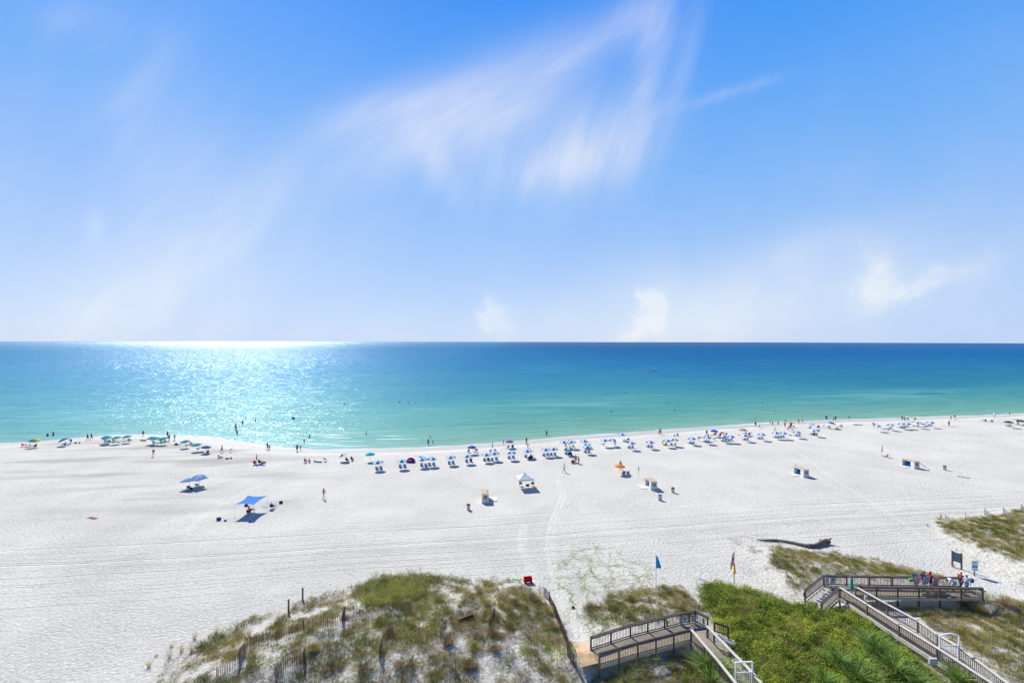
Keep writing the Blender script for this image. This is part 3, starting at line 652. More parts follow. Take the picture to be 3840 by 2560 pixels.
for k, q in enumerate([[(1133,370),(1190,415)],[(1383,355),(1443,385)],[(1614,300),(1697,372)],[(1843,285),(1932,350)],[(2066,245),(2130,290)]]):
    fence(Z_('K', *q), 'short wire and slat fence, '+ordw(k)+' of the row on the far right dune', 1.05, W_GREY, lean=.01, pitch=.32)
# lone posts
for (z, x_, y_, hgt_, lb_) in (('P',1908,700,1.3,'thick wooden post at the dune edge, nearer of two lone posts'), ('Q',120,533,1.15,'square wooden post standing alone on open sand beyond the left dune')):
    p = zat(z, x_, y_); m_ = MB(); m_.box((0,0,hgt_/2-.15), (.13,.13,hgt_+.3)); m_.mi = 1; m_.box((0,0,hgt_+.01), (.15,.15,.03))
    tag(m_.build('post', [W_POST, W_DARK], None, p), lb_, 'post')
# ------------------------------------------------------------------ vegetation
def veg_mat(name, stops, rough=.6, trans=.25):
    m, t = new_mat(name); a = t.new('ShaderNodeAttribute', attribute_name='tone').outputs['Fac']
    c = t.ramp(a, stops); t.put(t.b.inputs['Base Color'], c); t.b.inputs['Roughness'].default_value = rough; t.b.inputs['Specular IOR Level'].default_value = .08
    tr = t.new('ShaderNodeBsdfTranslucent'); t.put(tr.inputs[0], c); mx = t.new('ShaderNodeMixShader'); mx.inputs[0].default_value = trans
    t.L.new(t.b.outputs[0], mx.inputs[1]); t.L.new(tr.outputs[0], mx.inputs[2]); t.L.new(mx.outputs[0], t.o.inputs[0]); return m
M_GRASS = veg_mat('dune_grass', [(0,(.13,.15,.024)),(.3,(.28,.265,.055)),(.55,(.41,.34,.12)),(.8,(.54,.43,.21)),(1,(.62,.50,.29))])
M_DRY = veg_mat('dry_scrub', [(0,(.12,.085,.036)),(.35,(.25,.18,.09)),(.7,(.34,.25,.135)),(1,(.60,.48,.32))])
M_GREEN = veg_mat('bright_creeper', [(0,(.07,.12,.015)),(.3,(.16,.225,.028)),(.6,(.31,.40,.048)),(.85,(.50,.56,.09)),(1,(.72,.58,.07))])
M_LIME = veg_mat('yellow_green_grass', [(0,(.15,.20,.03)),(.5,(.38,.40,.09)),(1,(.56,.52,.17))])
M_PALM = veg_mat('palmetto', [(0,(.055,.11,.02)),(.5,(.18,.31,.055)),(.85,(.36,.48,.12)),(1,(.62,.56,.28))], .45, .2)
def blades(base, hgt, az, lean, wid, tone, seg=2):
    """curved tapering blades as real geometry: arrays in, (verts, faces, tone) out"""
    n = len(base); V = np.zeros((n, (seg+1)*2, 3), np.float32)
    dx, dy = np.cos(az), np.sin(az); sx, sy = -dy, dx
    for k in range(seg+1):
        q = k/seg; out = lean*hgt*q**1.7; up = hgt*(q-.25*np.minimum(lean, 1.4)*q*q)
        w_ = wid*(1-q*.85)
        for s_, c_ in ((-1, 2*k), (1, 2*k+1)):
            V[:, c_, 0] = base[:, 0]+dx*out+sx*w_*s_*.5; V[:, c_, 1] = base[:, 1]+dy*out+sy*w_*s_*.5; V[:, c_, 2] = base[:, 2]+up
    off = np.arange(n)[:, None, None]*((seg+1)*2)
    fc = np.array([[2*k, 2*k+1, 2*k+3, 2*k+2] for k in range(seg)])[None]
    return V.reshape(-1, 3), (off+fc).reshape(-1, 4), np.repeat(tone, (seg+1)*2)
def leaves(c, size, tone, flat=.6):
    n = len(c); a = rng.random(n)*6.283; nz = rng.normal(0, flat, (n, 3)); nz[:, 2] = 1; nz /= np.linalg.norm(nz, axis=1)[:, None]
    u_ = np.stack([np.cos(a), np.sin(a), 0*a], 1); u_ -= nz*(u_*nz).sum(1)[:, None]; u_ /= np.linalg.norm(u_, axis=1)[:, None]; v_ = np.cross(nz, u_)
    s_ = size[:, None]; V = np.stack([c-u_*s_, c+v_*s_*.55, c+u_*s_, c-v_*s_*.55], 1)
    return V.reshape(-1, 3), np.arange(n*4).reshape(-1, 4), np.repeat(tone, 4)
def veg_obj(name, chunks, m, label=None, cat=None, kind='stuff', group=None, loc=None):
    V, Fc, Tn, o = [], [], [], 0
    for v_, f_, t_ in chunks: V.append(v_); Fc.append(f_+o); Tn.append(t_); o += len(v_)
    V = np.concatenate(V)
    if loc is not None: V = V-np.asarray(loc)
    ob = mesh_from(name, V, np.concatenate(Fc), [m]); set_attr(ob, 'tone', np.concatenate(Tn))
    if loc is not None: ob.location = loc
    if kind: ob['kind'] = kind
    if label: ob['label'] = label
    if cat: ob['category'] = cat
    if group: ob['group'] = group
    return ob
def scatter(polys, n, feather=14, thr=.5, nscale=1.6, seed=0, clump=0, avoid=True, xlim=(-45, 96), ylim=(31, 86)):
    """n tries over the dune land; kept where the point falls inside a region of the land and the patch noise allows"""
    r = np.random.default_rng(seed)
    x_ = r.uniform(*xlim, n); y_ = r.uniform(*ylim, n); z_ = height(x_, y_)
    px, py = w2p(np.stack([x_, y_, z_], 1)); px = px+r.normal(0, feather, n); py = py+r.normal(0, feather*.6, n)
    ok = np.zeros(n, bool); dens = np.zeros(n)
    for poly, d in polys: i = inside(px, py, poly); dens = np.maximum(dens, np.where(i, d, 0))
    pn = fbm(x_*nscale+seed*3.1, y_*nscale, 3)/.875
    ok = (r.random(n) < np.clip((pn-thr+ (dens-.5)*1.0)*5, 0, 1)) & (dens > 0)
    if avoid:
        for poly in CLEAR: ok &= ~inside(px, py, poly)
    return np.stack([x_, y_, z_], 1)[ok]
# land kept clear of plants: decks, stairs, the sand path
CLEAR = [[(2140,2395),(2205,2395),(2262,2450),(2255,2500),(2180,2480)], [(3020,2200),(3090,2150),(3160,2180),(3085,2270),(2995,2275)]]
DECKS = [([f0, f1, f2, f3, r0, n2, n1, n0]), ([n2, l1, l2, l3, r3, r2, r1, r0]), ([fL, fR+Vector((1.4,0,0)), nR, nL]), (wl+wr_m[::-1]), ([fL, sT0, sT1, nL]), ([Vector(q0), Vector(q1), Vector(q3), Vector(q2)])]
def off_decks(P, marg=0.25, cutz=True):
    keep = np.ones(len(P), bool)
    for D_ in DECKS:
        pl = [(q.x, q.y) for q in D_]; keep &= ~(inside(P[:, 0], P[:, 1], pl) | (segdist(P[:, 0], P[:, 1], pl, True) < marg))
    return P[keep]
LEFT = [(500,2620),(640,2500),(760,2410),(900,2330),(1080,2275),(1250,2215),(1400,2175),(1620,2160),(1850,2170),(1960,2185),(2020,2220),(2070,2285),(2110,2370),(2160,2440),(2190,2620)]
LEFT_SPARSE = [(440,2640),(520,2520),(800,2370),(1000,2290),(1120,2300),(1300,2300),(1100,2450),(900,2620)]
LG = [(1330,2230),(1400,2170),(1560,2150),(1640,2160),(1590,2230),(1540,2280),(1380,2270)]
LG2 = [(1560,2270),(1660,2230),(1690,2290),(1640,2380),(1500,2440),(1350,2480),(1330,2380),(1450,2300)]
LRIDGE = [(1850,2230),(1960,2190),(2010,2240),(2060,2310),(2100,2400),(2080,2440),(1960,2380),(1900,2300)]
MID = [(2190,2300),(2250,2250),(2330,2215),(2430,2195),(2560,2200),(2610,2260),(2640,2310),(2500,2310),(2380,2340),(2230,2330)]
MIDG = [(2190,2330),(2240,2310),(2330,2330),(2300,2370),(2220,2390)]
BELOW = [(2230,2500),(2400,2440),(2590,2400),(2640,2480),(2720,2620),(2200,2640)]
BIG = [(2640,2210),(2700,2195),(2770,2215),(2860,2245),(2960,2275),(3010,2290),(3090,2275),(3160,2270),(3240,2330),(3380,2430),(3520,2560),(3600,2640),(2900,2640),(2790,2480),(2720,2400),(2680,2320),(2640,2260)]
BIGTOP = [(2640,2210),(2700,2195),(2800,2215),(2960,2275),(3160,2270),(3300,2370),(3180,2420),(2900,2370),(2720,2360),(2660,2300)]
UP = [(2900,2050),(3020,2065),(3150,2080),(3330,2110),(3480,2150),(3560,2175),(3320,2165),(3100,2165),(3030,2205),(2990,2215),(2950,2170),(2900,2110)]
SLOPE = [(2740,2010),(2960,2030),(3060,2100),(3040,2230),(3000,2270),(2880,2220),(2790,2120)]
RIGHT = [(3250,2230),(3400,2250),(3600,2235),(3700,2240),(3860,2260),(3900,2640),(3800,2560),(3600,2420),(3440,2310)]
FAR = [(3520,1955),(3600,1950),(3760,1935),(3900,1900),(3900,2110),(3800,2100),(3720,2060),(3600,2020),(3530,1985)]
FAR2 = [(3560,2000),(3700,2060),(3900,2120),(3900,2240),(3760,2180),(3660,2110),(3560,2060)]
def tuft_blades(P, nb, h, lean, wid, tone_mu, tone_sd, spread=.14, seed=1, seg=2):
    r = np.random.default_rng(seed); n = len(P); B = np.repeat(P, nb, 0); N = len(B)
    t0 = np.repeat(r.normal(tone_mu, tone_sd, n), nb); hs = np.repeat(r.lognormal(0, .25, n), nb)
    a = r.random(N)*6.283; rad = r.random(N)**.5*spread; B = B.copy(); B[:, 0] += np.cos(a)*rad; B[:, 1] += np.sin(a)*rad; B[:, 2] -= .03
    return blades(B, h*hs*r.uniform(.6, 1.1, N), a+r.normal(0, .5, N), np.abs(r.normal(lean, .3, N)), wid*r.uniform(.7, 1.3, N), np.clip(t0+r.normal(0, .12, N), 0, 1), seg)
def clumps(P, r0, r1, dens, h, tmu, tsd, wid, seed, lean=.75, tn_sc=.35, asp=.5):
    """rounded clumps of every size: blades upright in the middle, arching at the rim"""
    r = np.random.default_rng(seed); n = len(P); Rr = r0+(r1-r0)*r.random(n)**2.2; cnt = np.maximum(10, (dens*Rr**1.6).astype(int))
    tc_ = tmu+1.1*(fbm(P[:, 0]*tn_sc+seed, P[:, 1]*tn_sc, 3)-.44)+r.normal(0, tsd, n); hc = h*(Rr/r1)**asp*r.uniform(.7, 1.25, n)
    i = np.repeat(np.arange(n), cnt); B = P[i].copy(); N = len(B); a = r.random(N)*6.283; q = r.random(N)**.5; rad = q*Rr[i]
    B[:, 0] += np.cos(a)*rad; B[:, 1] += np.sin(a)*rad; B[:, 2] = height(B[:, 0], B[:, 1])-.03
    return blades(B, hc[i]*(1-.45*q*q)*r.uniform(.6, 1.15, N), a+r.normal(0, .6, N), np.abs(r.normal(.25+lean*q, .22, N)), wid*r.uniform(.6, 1.3, N), np.clip(tc_[i]+r.normal(0, .13, N), 0, 1), 2)
FLINES = [[tuple(at(*p)[:2]) for p in q] for q in (Z_('P',(1180,1430),(1300,1330),(1390,1180),(1520,1075),(1760,1060),(1900,990),(2090,930)), Z_('Q',(300,930),(420,900),(600,850),(900,720),(1250,700)), Z_('P',(1745,1530),(1800,1440),(2090,1350)))]
BL = dict(xlim=(-32, 26), ylim=(31, 57)); BR = dict(xlim=(5, 96), ylim=(31, 82))
ch = []
P = off_decks(scatter([(LEFT,.66),(LRIDGE,.92),(LG,1.),(LG2,.85),(BELOW,.9)], 21000, feather=10, seed=1, thr=.52, nscale=.5, **BL), .3)
P = P[np.min([segdist(P[:, 0], P[:, 1], q) for q in FLINES], 0) > .45]; ch.append(clumps(P, .10, .5, 330, .46, .40, .14, .022, 1))
P = off_decks(scatter([(MID,1.2),(RIGHT,1.15),(UP,1.2),(FAR,.85)], 52000, feather=12, seed=31, thr=.50, nscale=.45, **BR), .3)
ch.append(clumps(P, .12, .5, 300, .50, .36, .13, .025, 31))
P = off_decks(scatter([(LEFT_SPARSE,.58),(SLOPE,.6),(FAR2,.68),(FAR,.7),(LEFT,.6),(MID,.7),(BELOW,.6)], 46000, seed=2, thr=.56, nscale=.9))
ch.append(clumps(P, .04, .22, 200, .40, .72, .14, .018, 2))
P = off_decks(scatter([(BIGTOP,1.)], 2600, seed=35, thr=.50, nscale=.9, xlim=(12, 45), ylim=(31, 57)), .35); ch.append(clumps(P, .2, .6, 300, .8, .3, .12, .025, 35))
P = off_decks(scatter([(BIG,.85)], 2600, seed=36, thr=.50, nscale=.9, xlim=(12, 45), ylim=(31, 57)), .35); ch.append(clumps(P, .15, .5, 260, 1.1, .4, .16, .022, 36))
veg_obj('dune_grass', ch, M_GRASS, 'olive and straw coloured dune grass covering the dunes')
ch = []
P = off_decks(scatter([(LEFT,.70),(LRIDGE,.9),(MID,.68),(BELOW,.6),(RIGHT,.72),(SLOPE,.5),(LEFT_SPARSE,.55),(FAR,.5)], 44000, feather=8, seed=3, thr=.58, nscale=.7), .3)
ch.append(clumps(P, .08, .45, 260, .42, .30, .16, .02, 3, lean=1.1))
veg_obj('dry_scrub', ch, M_DRY, 'low brown dry scrub between the grass')
def cover(P, nl, top, size, tmu, tsd, seed):
    r = np.random.default_rng(seed); B = np.repeat(P, nl, 0); N = len(B)
    hcan = top*(.05+2.4*np.clip(fbm(B[:, 0]*1.15+9, B[:, 1]*1.15, 4)-.22, 0, 1)); a = r.random(N)*6.283; rad = r.random(N)**.5*.3; B = B.copy()
    B[:, 0] += np.cos(a)*rad; B[:, 1] += np.sin(a)*rad; B[:, 2] += hcan*(1-r.random(N)**2*.8)
    tn = tmu+1.1*(fbm(B[:, 0]*.45, B[:, 1]*.45+40, 4)-.45)+r.normal(0, tsd, N)
    return leaves(B, size*r.uniform(.6, 1.3, N), np.clip(tn, 0, 1), .8)
ch = []
P = off_decks(scatter([(BIG,1.)], 52000, seed=11, thr=.35, nscale=.5, xlim=(12, 40), ylim=(31, 52)), .1); ch.append(cover(P, 13, .75, .06, .48, .2, 11))
P = off_decks(scatter([(LG,.85),(LG2,.75),(MIDG,.9),(BELOW,.5),(LEFT,.45)], 36000, seed=12, thr=.5, nscale=.6, xlim=(-32, 22), ylim=(31, 56)), .15); ch.append(cover(P, 8, .16, .05, .55, .16, 12))
P = off_decks(scatter([(RIGHT,.52),(FAR2,.3)], 16000, seed=13, thr=.5, nscale=.6, xlim=(30, 62), ylim=(31, 60)), .15); ch.append(cover(P, 8, .3, .05, .6, .15, 13))
veg_obj('green_ground_cover', ch, M_GREEN, 'bright green leafy creeper and bushes covering the near dunes')
P = off_decks(scatter([(BIG,.9),(LG,.8),(BELOW,.5)], 36000, seed=14, thr=.50, nscale=.35), .15); veg_obj('tall_green_grass', [tuft_blades(P, 11, .95, .75, .026, .5, .22, .25, 14, 3)], M_LIME, 'tall yellow green grass growing through the creeper')
# fallen twigs and dead stalks littering the sand of the dune
r = np.random.default_rng(21); P = off_decks(scatter([(LEFT,.75),(MID,.6),(BELOW,.7),(FAR2,.5),(SLOPE,.6)], 40000, seed=21, thr=.45)); n_ = len(P)
P[:, 2] += .02; veg_obj('plant_litter', [blades(P, np.full(n_, .16), r.random(n_)*6.28, np.full(n_, 3.), np.full(n_, .014), r.uniform(.3, 1, n_))], M_DRY, 'dead stalks lying on the dune sand')
# railroad vines creeping over the open sand
VINES = [[(2080,2140),(2130,2090),(2190,2060),(2260,2040)],[(2090,2170),(2170,2150),(2260,2170),(2330,2160),(2420,2150)],[(2100,2190),(2140,2230),(2160,2290),(2175,2340)],[(2140,2080),(2200,2110),(2230,2160),(2290,2220)],
 [(2180,2120),(2260,2110),(2340,2130),(2400,2165),(2440,2150)],[(2190,2060),(2210,2120),(2190,2180),(2250,2230)],[(2230,2040),(2250,2100),(2300,2150),(2300,2200)],[(2300,2050),(2350,2100),(2420,2120),(2470,2140)],[(2120,2110),(2170,2140),(2200,2200),(2160,2250)],
 [(2330,2180),(2400,2190),(2440,2150),(2490,2200)],[(2090,2210),(2180,2200),(2260,2200),(2340,2200)],[(2610,2170),(2620,2200),(2680,2220),(2730,2260)],[(2680,2170),(2720,2200),(2740,2240)],[(2200,2230),(2230,2260),(2250,2300)],[(2110,2090),(2090,2140),(2100,2200)]]
for q in VINES[:11]+VINES[:11]:
    VINES.append([(a+random.uniform(-50,50), b+random.uniform(-22,22)) for a, b in q])
lc, lt, vb = [], [], []
stem = MB(); s0_ = Vector(at(2200, 2150)); rr = random.Random(5)
for q in VINES:
    pts = [Vector(at(*p)) for p in q]; pp = []
    for i in range(len(pts)-1):
        n_ = max(3, int((pts[i+1]-pts[i]).length/.22))
        for k in range(n_):
            c = pts[i].lerp(pts[i+1], k/n_); c += Vector((mnoise.noise(c*1.1)*.35, mnoise.noise(c*1.1+Vector((9,0,0)))*.35, 0)); c.z = hz(c.x, c.y)+.03; pp.append(c)
    stem.tube([c-s0_ for c in pp], .006, 3)
    for c in pp:
        for k in range(rr.choice((0, 0, 1, 3, 7))): lc.append((c.x+rr.gauss(0,.2), c.y+rr.gauss(0,.2), c.z+rr.uniform(.01,.09))); lt.append(rr.uniform(.45, 1.))
lc = np.array(lc); vo_ = leaves(lc, np.full(len(lc), .055), np.array(lt), .5)
sv_ = np.array([list(Vector(p)+s0_) for p in stem.v]); sf_ = [f for f in stem.f if len(f) == 4]
veg_obj('creeping_vine', [vo_, (sv_, np.array(sf_), np.full(len(sv_), .05))], M_GREEN, 'thin green vines creeping across the bare sand')
# separate grass tufts along the left edge of the dune and on the far dune
tufts = [('P',470,1130,.7),('P',600,1180,.8),('P',720,1190,.75),('P',755,1030,.8),('P',935,1010,.7),('P',1020,965,.95),('P',1090,985,.5),('P',1275,900,.8),('P',1230,1110,.8),('P',1430,1000,.9),('P',1040,1250,.6),('P',200,1370,.7),('P',290,1240,.5),
 ('P',1975,650,.8),('P',450,1260,.6),('Q',600,560,.7),('Q',450,640,.6),('K',1080,330,.6),('K',915,430,.5),('K',1230,930,.7),('K',1740,400,.6),('K',1900,380,.5),('R',1010,330,.4),('K',2030,440+200,.5)]
tufts.sort(key=lambda q: zp(*q[:3])[0]); bushes_n = 0
for k, (z, a, b, h_) in enumerate(tufts):
    p = zat(z, a, b); o = veg_obj('grass_tuft', [tuft_blades(np.array([p]), 55, h_*.95, .5, .018, .78, .1, .12, 100+k, 3)], M_GRASS, 'straw coloured sea oat tuft on white sand at the dune edge, '+ordw(k), 'grass tuft', None, 'sea oat tufts on the dune edge', p)
bushes = [('Q',1070,850,.55),('Q',1170,950,.5),('R',530,480,.5),('R',600,600,.55),('R',800,640,.6),('R',930,600,.55),('R',150,1100,.75),('R',480,1120,.5),('R',510,1020,.45),('R',700,1170,.5),('Q',1280,1380,.5),('Q',880,1420,.5),('Q',520,1400,.5),('R',420,1350,.45),('R',1200,560,.6),('R',690,960,.45),('Q',1790,560,.5),('Q',260,1150,.5),
          ('R',1350,700,.6),('R',1450,900,.55),('N',380,640,.5),('N',900,560,.6),('N',1350,480,.6),('M',1560,700,.6),('M',1380,620,.55),('M',1900,620,.6)]
bushes.sort(key=lambda q: zp(*q[:3])[0])
for k, (z, a, b, h_) in enumerate(bushes):
    p = zat(z, a, b); r = np.random.default_rng(200+k); q = np.repeat(p[None], 5, 0); q[:, 0] += r.normal(0, .22, 5); q[:, 1] += r.normal(0, .2, 5)
    o = veg_obj('dune_bush', [tuft_blades(q, 70, h_*1.1, .9, .024, .3+.25*r.random(), .12, .22, 300+k, 3)], M_DRY if k % 3 else M_GRASS, 'rounded '+('brown' if k % 3 else 'olive')+' wiry bush on the dunes, '+ordw(k), 'bush', None, 'brown bushes on the dunes', p)
# palmettos: fans of stiff drooping leaflets on arching stalks
def palmetto(p, nf, size, seed, label):
    """several heads of long arching strap leaves"""
    r = np.random.default_rng(seed); rt = empty('palmetto', p, 0, label, 'palmetto', 'palmettos at the bottom edge'); ch = []
    nh = max(4, nf//5)
    for k in range(nh):
        a = r.random()*6.283; d = r.random()**.5*.75*size; c = np.array([math.cos(a)*d, math.sin(a)*d, .45+r.uniform(0, .5)*size]); n = 85
        ch.append(blades(np.repeat(c[None], n, 0)+r.normal(0, .05, (n, 3)), size*r.uniform(.8, 1.35, n), a*.3+r.random(n)*6.283, np.abs(r.normal(.8, .4, n)), r.uniform(.05, .085, n), np.clip(r.normal(.55+.12*r.normal(), .2, n), 0, 1), 4))
    cr_ = veg_obj('crown', ch, M_PALM, kind=None); cr_.parent = rt
    tb = MB(); tb.tube([(0,0,-.3),(.05,0,.1),(.02,.04,.3)], [.16,.14,.1], 8); tb.build('trunk', W_POST, rt)
for k, (px_q, py_q, nf, sz, lb_) in enumerate([(3190,2540,34,1.15,'leftmost big palmetto of the clump under the right boardwalk'),(3290,2480,36,1.25,'tallest palmetto in the middle of the clump under the right boardwalk'),(3370,2560,36,1.2,'palmetto right of the tallest one in the clump under the boardwalk'),
    (3240,2600,34,1.2,'palmetto cut by the bottom edge in front of the big clump'),(3440,2610,30,1.1,'palmetto at the bottom edge close to the right boardwalk'),(2672,2570,40,1.25,'spiky bright palmetto at the bottom edge beside the left boardwalk'),(2780,2610,26,1.0,'low palmetto at the bottom edge between ramp and gate'),(3610,2600,34,1.1,'dark palmetto at the bottom edge under the right walk rail'),(3130,2620,24,1.0,'small palmetto at the bottom left of the palmetto clump')]):
    p = at(px_q, py_q); p[2] -= .05; palmetto(p, nf, sz, 60+k, lb_)
# ------------------------------------------------------------------ people: one continuous body per pose, clothes as children
def remesh(mb, vox, name, smooth=3):
    me = bpy.data.meshes.new('tmp'); me.from_pydata(mb.v, [], mb.f); o = bpy.data.objects.new('tmp', me); COL.objects.link(o)
    m = o.modifiers.new('r', 'REMESH'); m.mode = 'VOXEL'; m.voxel_size = vox; m.use_smooth_shade = True
    s_ = o.modifiers.new('s', 'SMOOTH'); s_.iterations = smooth; s_.factor = .5
    dg = bpy.context.evaluated_depsgraph_get(); ev = o.evaluated_get(dg); out = bpy.data.meshes.new_from_object(ev); out.name = name
    bpy.data.objects.remove(o); bpy.data.meshes.remove(me); return out
V = Vector
BASE = dict(pel=(0,0,.96), ch=(0,0,1.28), nk=(0,.01,1.47), hd=(0,.03,1.60), sL=(-.185,0,1.41), sR=(.185,0,1.41), eL=(-.25,-.02,1.13), eR=(.25,-.02,1.13), wL=(-.25,.08,.88), wR=(.25,.08,.88),
            hL=(-.09,0,.92), hR=(.09,0,.92), kL=(-.10,.02,.50), kR=(.10,.02,.50), aL=(-.10,-.02,.08), aR=(.10,-.02,.08), tL=(-.12,.16,.03), tR=(.12,.16,.03), fd=(0,1,0))
def pose(**k): d = dict(BASE); d.update(k); return {a: V(b) for a, b in d.items()}
POSES = dict(
 stand=pose(), hips=pose(eL=(-.38,-.05,1.18), wL=(-.16,.06,1.02), eR=(.38,-.05,1.18), wR=(.16,.06,1.02)),
 walk=pose(kL=(-.09,.20,.53), aL=(-.09,.30,.12), tL=(-.10,.47,.10), kR=(.09,-.04,.50), aR=(.09,-.32,.12), tR=(.10,-.16,.03), eL=(-.24,-.16,1.16), wL=(-.24,-.14,.92), eR=(.24,.10,1.15), wR=(.22,.30,1.0)),
 stride=pose(kR=(.09,.22,.53), aR=(.09,.34,.12), tR=(.10,.50,.08), kL=(-.09,-.06,.50), aL=(-.09,-.36,.14), tL=(-.10,-.20,.04), eR=(.24,-.18,1.16), wR=(.24,-.20,.92), eL=(-.24,.10,1.15), wL=(-.20,.32,1.05)),
 arms=pose(eL=(-.42,.05,1.45), wL=(-.60,.12,1.60), eR=(.42,.05,1.42), wR=(.62,.12,1.50)),
 phone=pose(eR=(.27,.05,1.16), wR=(.12,.28,1.28), eL=(-.27,.02,1.15), wL=(-.14,.27,1.22)),
 bend=pose(pel=(0,-.10,.88), ch=(0,.22,1.06), nk=(0,.40,1.06), hd=(0,.52,1.03), sL=(-.18,.33,1.08), sR=(.18,.33,1.08), eL=(-.2,.40,.80), eR=(.2,.40,.80), wL=(-.15,.45,.55), wR=(.15,.45,.55), hL=(-.09,-.1,.85), hR=(.09,-.1,.85), kL=(-.1,.02,.48), kR=(.1,.02,.48)),
 chair=pose(pel=(0,-.05,.38), ch=(0,-.22,.66), nk=(0,-.28,.84), hd=(0,-.28,.98), sL=(-.18,-.26,.80), sR=(.18,-.26,.80), eL=(-.27,-.12,.56), eR=(.27,-.12,.56), wL=(-.26,.14,.50), wR=(.26,.14,.50), hL=(-.09,0,.37), hR=(.09,0,.37), kL=(-.12,.42,.46), kR=(.12,.42,.46), aL=(-.12,.74,.16), aR=(.12,.74,.16), tL=(-.13,.84,.30), tR=(.13,.84,.30)),
 ground=pose(pel=(0,0,.13), ch=(0,-.12,.42), nk=(0,-.12,.61), hd=(0,-.09,.75), sL=(-.18,-.12,.56), sR=(.18,-.12,.56), eL=(-.26,.06,.38), eR=(.26,.06,.38), wL=(-.16,.28,.36), wR=(.16,.28,.36), hL=(-.09,.06,.12), hR=(.09,.06,.12), kL=(-.13,.42,.36), kR=(.13,.42,.36), aL=(-.12,.68,.08), aR=(.12,.68,.08), tL=(-.12,.82,.05), tR=(.12,.82,.05)),
 lie=pose(pel=(0,0,.12), ch=(0,-.34,.13), nk=(0,-.54,.13), hd=(0,-.68,.14), sL=(-.18,-.46,.12), sR=(.18,-.46,.12), eL=(-.30,-.24,.08), eR=(.30,-.24,.08), wL=(-.28,.02,.06), wR=(.28,.02,.06), hL=(-.09,.05,.11), hR=(.09,.05,.11), kL=(-.11,.48,.13), kR=(.11,.48,.13), aL=(-.12,.90,.08), aR=(.12,.90,.08), tL=(-.14,.98,.2), tR=(.14,.98,.2)),
 lounge=pose(pel=(0,.02,.36), ch=(0,-.22,.58), nk=(0,-.36,.72), hd=(0,-.44,.84), sL=(-.18,-.32,.68), sR=(.18,-.32,.68), eL=(-.28,-.12,.48), eR=(.28,-.12,.48), wL=(-.20,.12,.46), wR=(.20,.12,.46), hL=(-.09,.06,.35), hR=(.09,.06,.35), kL=(-.12,.50,.46), kR=(.12,.50,.46), aL=(-.12,.92,.36), aR=(.12,.92,.36), tL=(-.13,.98,.48), tR=(.13,.98,.48)))
def limb(mb, pts, rs): mb.tube(pts, rs, 10); [mb.ball(p, r, 10, 6) for p, r in zip(pts, rs)]
def torso(mb, P, g=0., low=True):
    for t_, w_, d_, r_ in ((0, 1.28, .85, .125), (.2, 1.2, .82, .12), (.4, 1.1, .8, .115), (.6, 1.15, .8, .118), (.8, 1.3, .82, .122), (1., 1.4, .8, .12)):
        c = P['pel'].lerp(P['ch'], t_); c2_ = c
        mb.ball(c, r_+g*.8, 12, 7, (w_, d_, 1))
    for t_ in (.25, .5, .75): mb.ball(P['ch'].lerp((P['sL']+P['sR'])/2, t_), .115+g*.6, 12, 7, (1.4-.25*t_, .72, .9))
    limb(mb, [P['sL'], (P['sL']+P['sR'])/2, P['sR']], [.058+g, .07+g, .058+g])
def hand(mb, w, e):
    d = (w-e).normalized(); s_ = d.cross(V((0, 1, .2))).normalized(); n_ = s_.cross(d).normalized()
    pc = w+d*.045; mb.ball(pc, .04, 8, 5, (1, .9, 1))
    for i, (o, l) in enumerate(((-.03,.062),(-.010,.075),(.011,.07),(.030,.055))):
        a = pc+d*.03+s_*o; k1 = a+d*l*.5+n_*.006; mb.tube([a, k1, a+d*l*.9+n_*.03], [.0105,.010,.008], 6)
    a = pc-s_*.028; mb.tube([a, a-s_*.03+d*.02, a-s_*.036+d*.05+n_*.01], [.012,.011,.009], 6)
def body_mesh(nm, P):
    mb = MB(); torso(mb, P)
    limb(mb, [P['ch'].lerp(P['nk'], .6), P['nk'], P['nk'].lerp(P['hd'], .5)], [.07, .055, .052])
    up = (P['hd']-P['nk']).normalized(); f_ = P['fd'] if nm != 'lie' else V((0,0,1))
    h = P['hd']; mb.ball(h+up*.03, .095, 14, 9, (.82, .98, 1.12)); mb.ball(h-up*.05+f_*.02, .068, 10, 7, (.9, 1, 1))
    mb.ball(h+f_*.098+up*-.005, .017, 6, 4); mb.ball(h+f_*.085-up*.045, .014, 6, 4, (1.8,.8,.7)); 
    for s_ in (-1, 1): mb.ball(h+V((s_*.082, -.005, 0)), .022, 6, 4, (.5, 1, 1.3)); mb.ball(h+V((s_*.03,0,0))+f_*.088+up*.022, .012, 6, 4)
    for s_ in 'LR':
        limb(mb, [P['s'+s_], P['s'+s_].lerp(P['e'+s_], .5), P['e'+s_], P['e'+s_].lerp(P['w'+s_], .35), P['w'+s_]], [.054, .047, .037, .038, .026]); hand(mb, P['w'+s_], P['e'+s_])
        limb(mb, [P['h'+s_], P['h'+s_].lerp(P['k'+s_], .5), P['k'+s_], P['k'+s_].lerp(P['a'+s_], .35), P['a'+s_]], [.092, .075, .055, .056, .036])
        limb(mb, [P['a'+s_]-V((0,.02,.03 if nm != 'lie' else 0)), P['a'+s_].lerp(P['t'+s_], .6), P['t'+s_]], [.04, .036, .026])
    return remesh(mb, .0145, 'person_body_'+nm, 2)
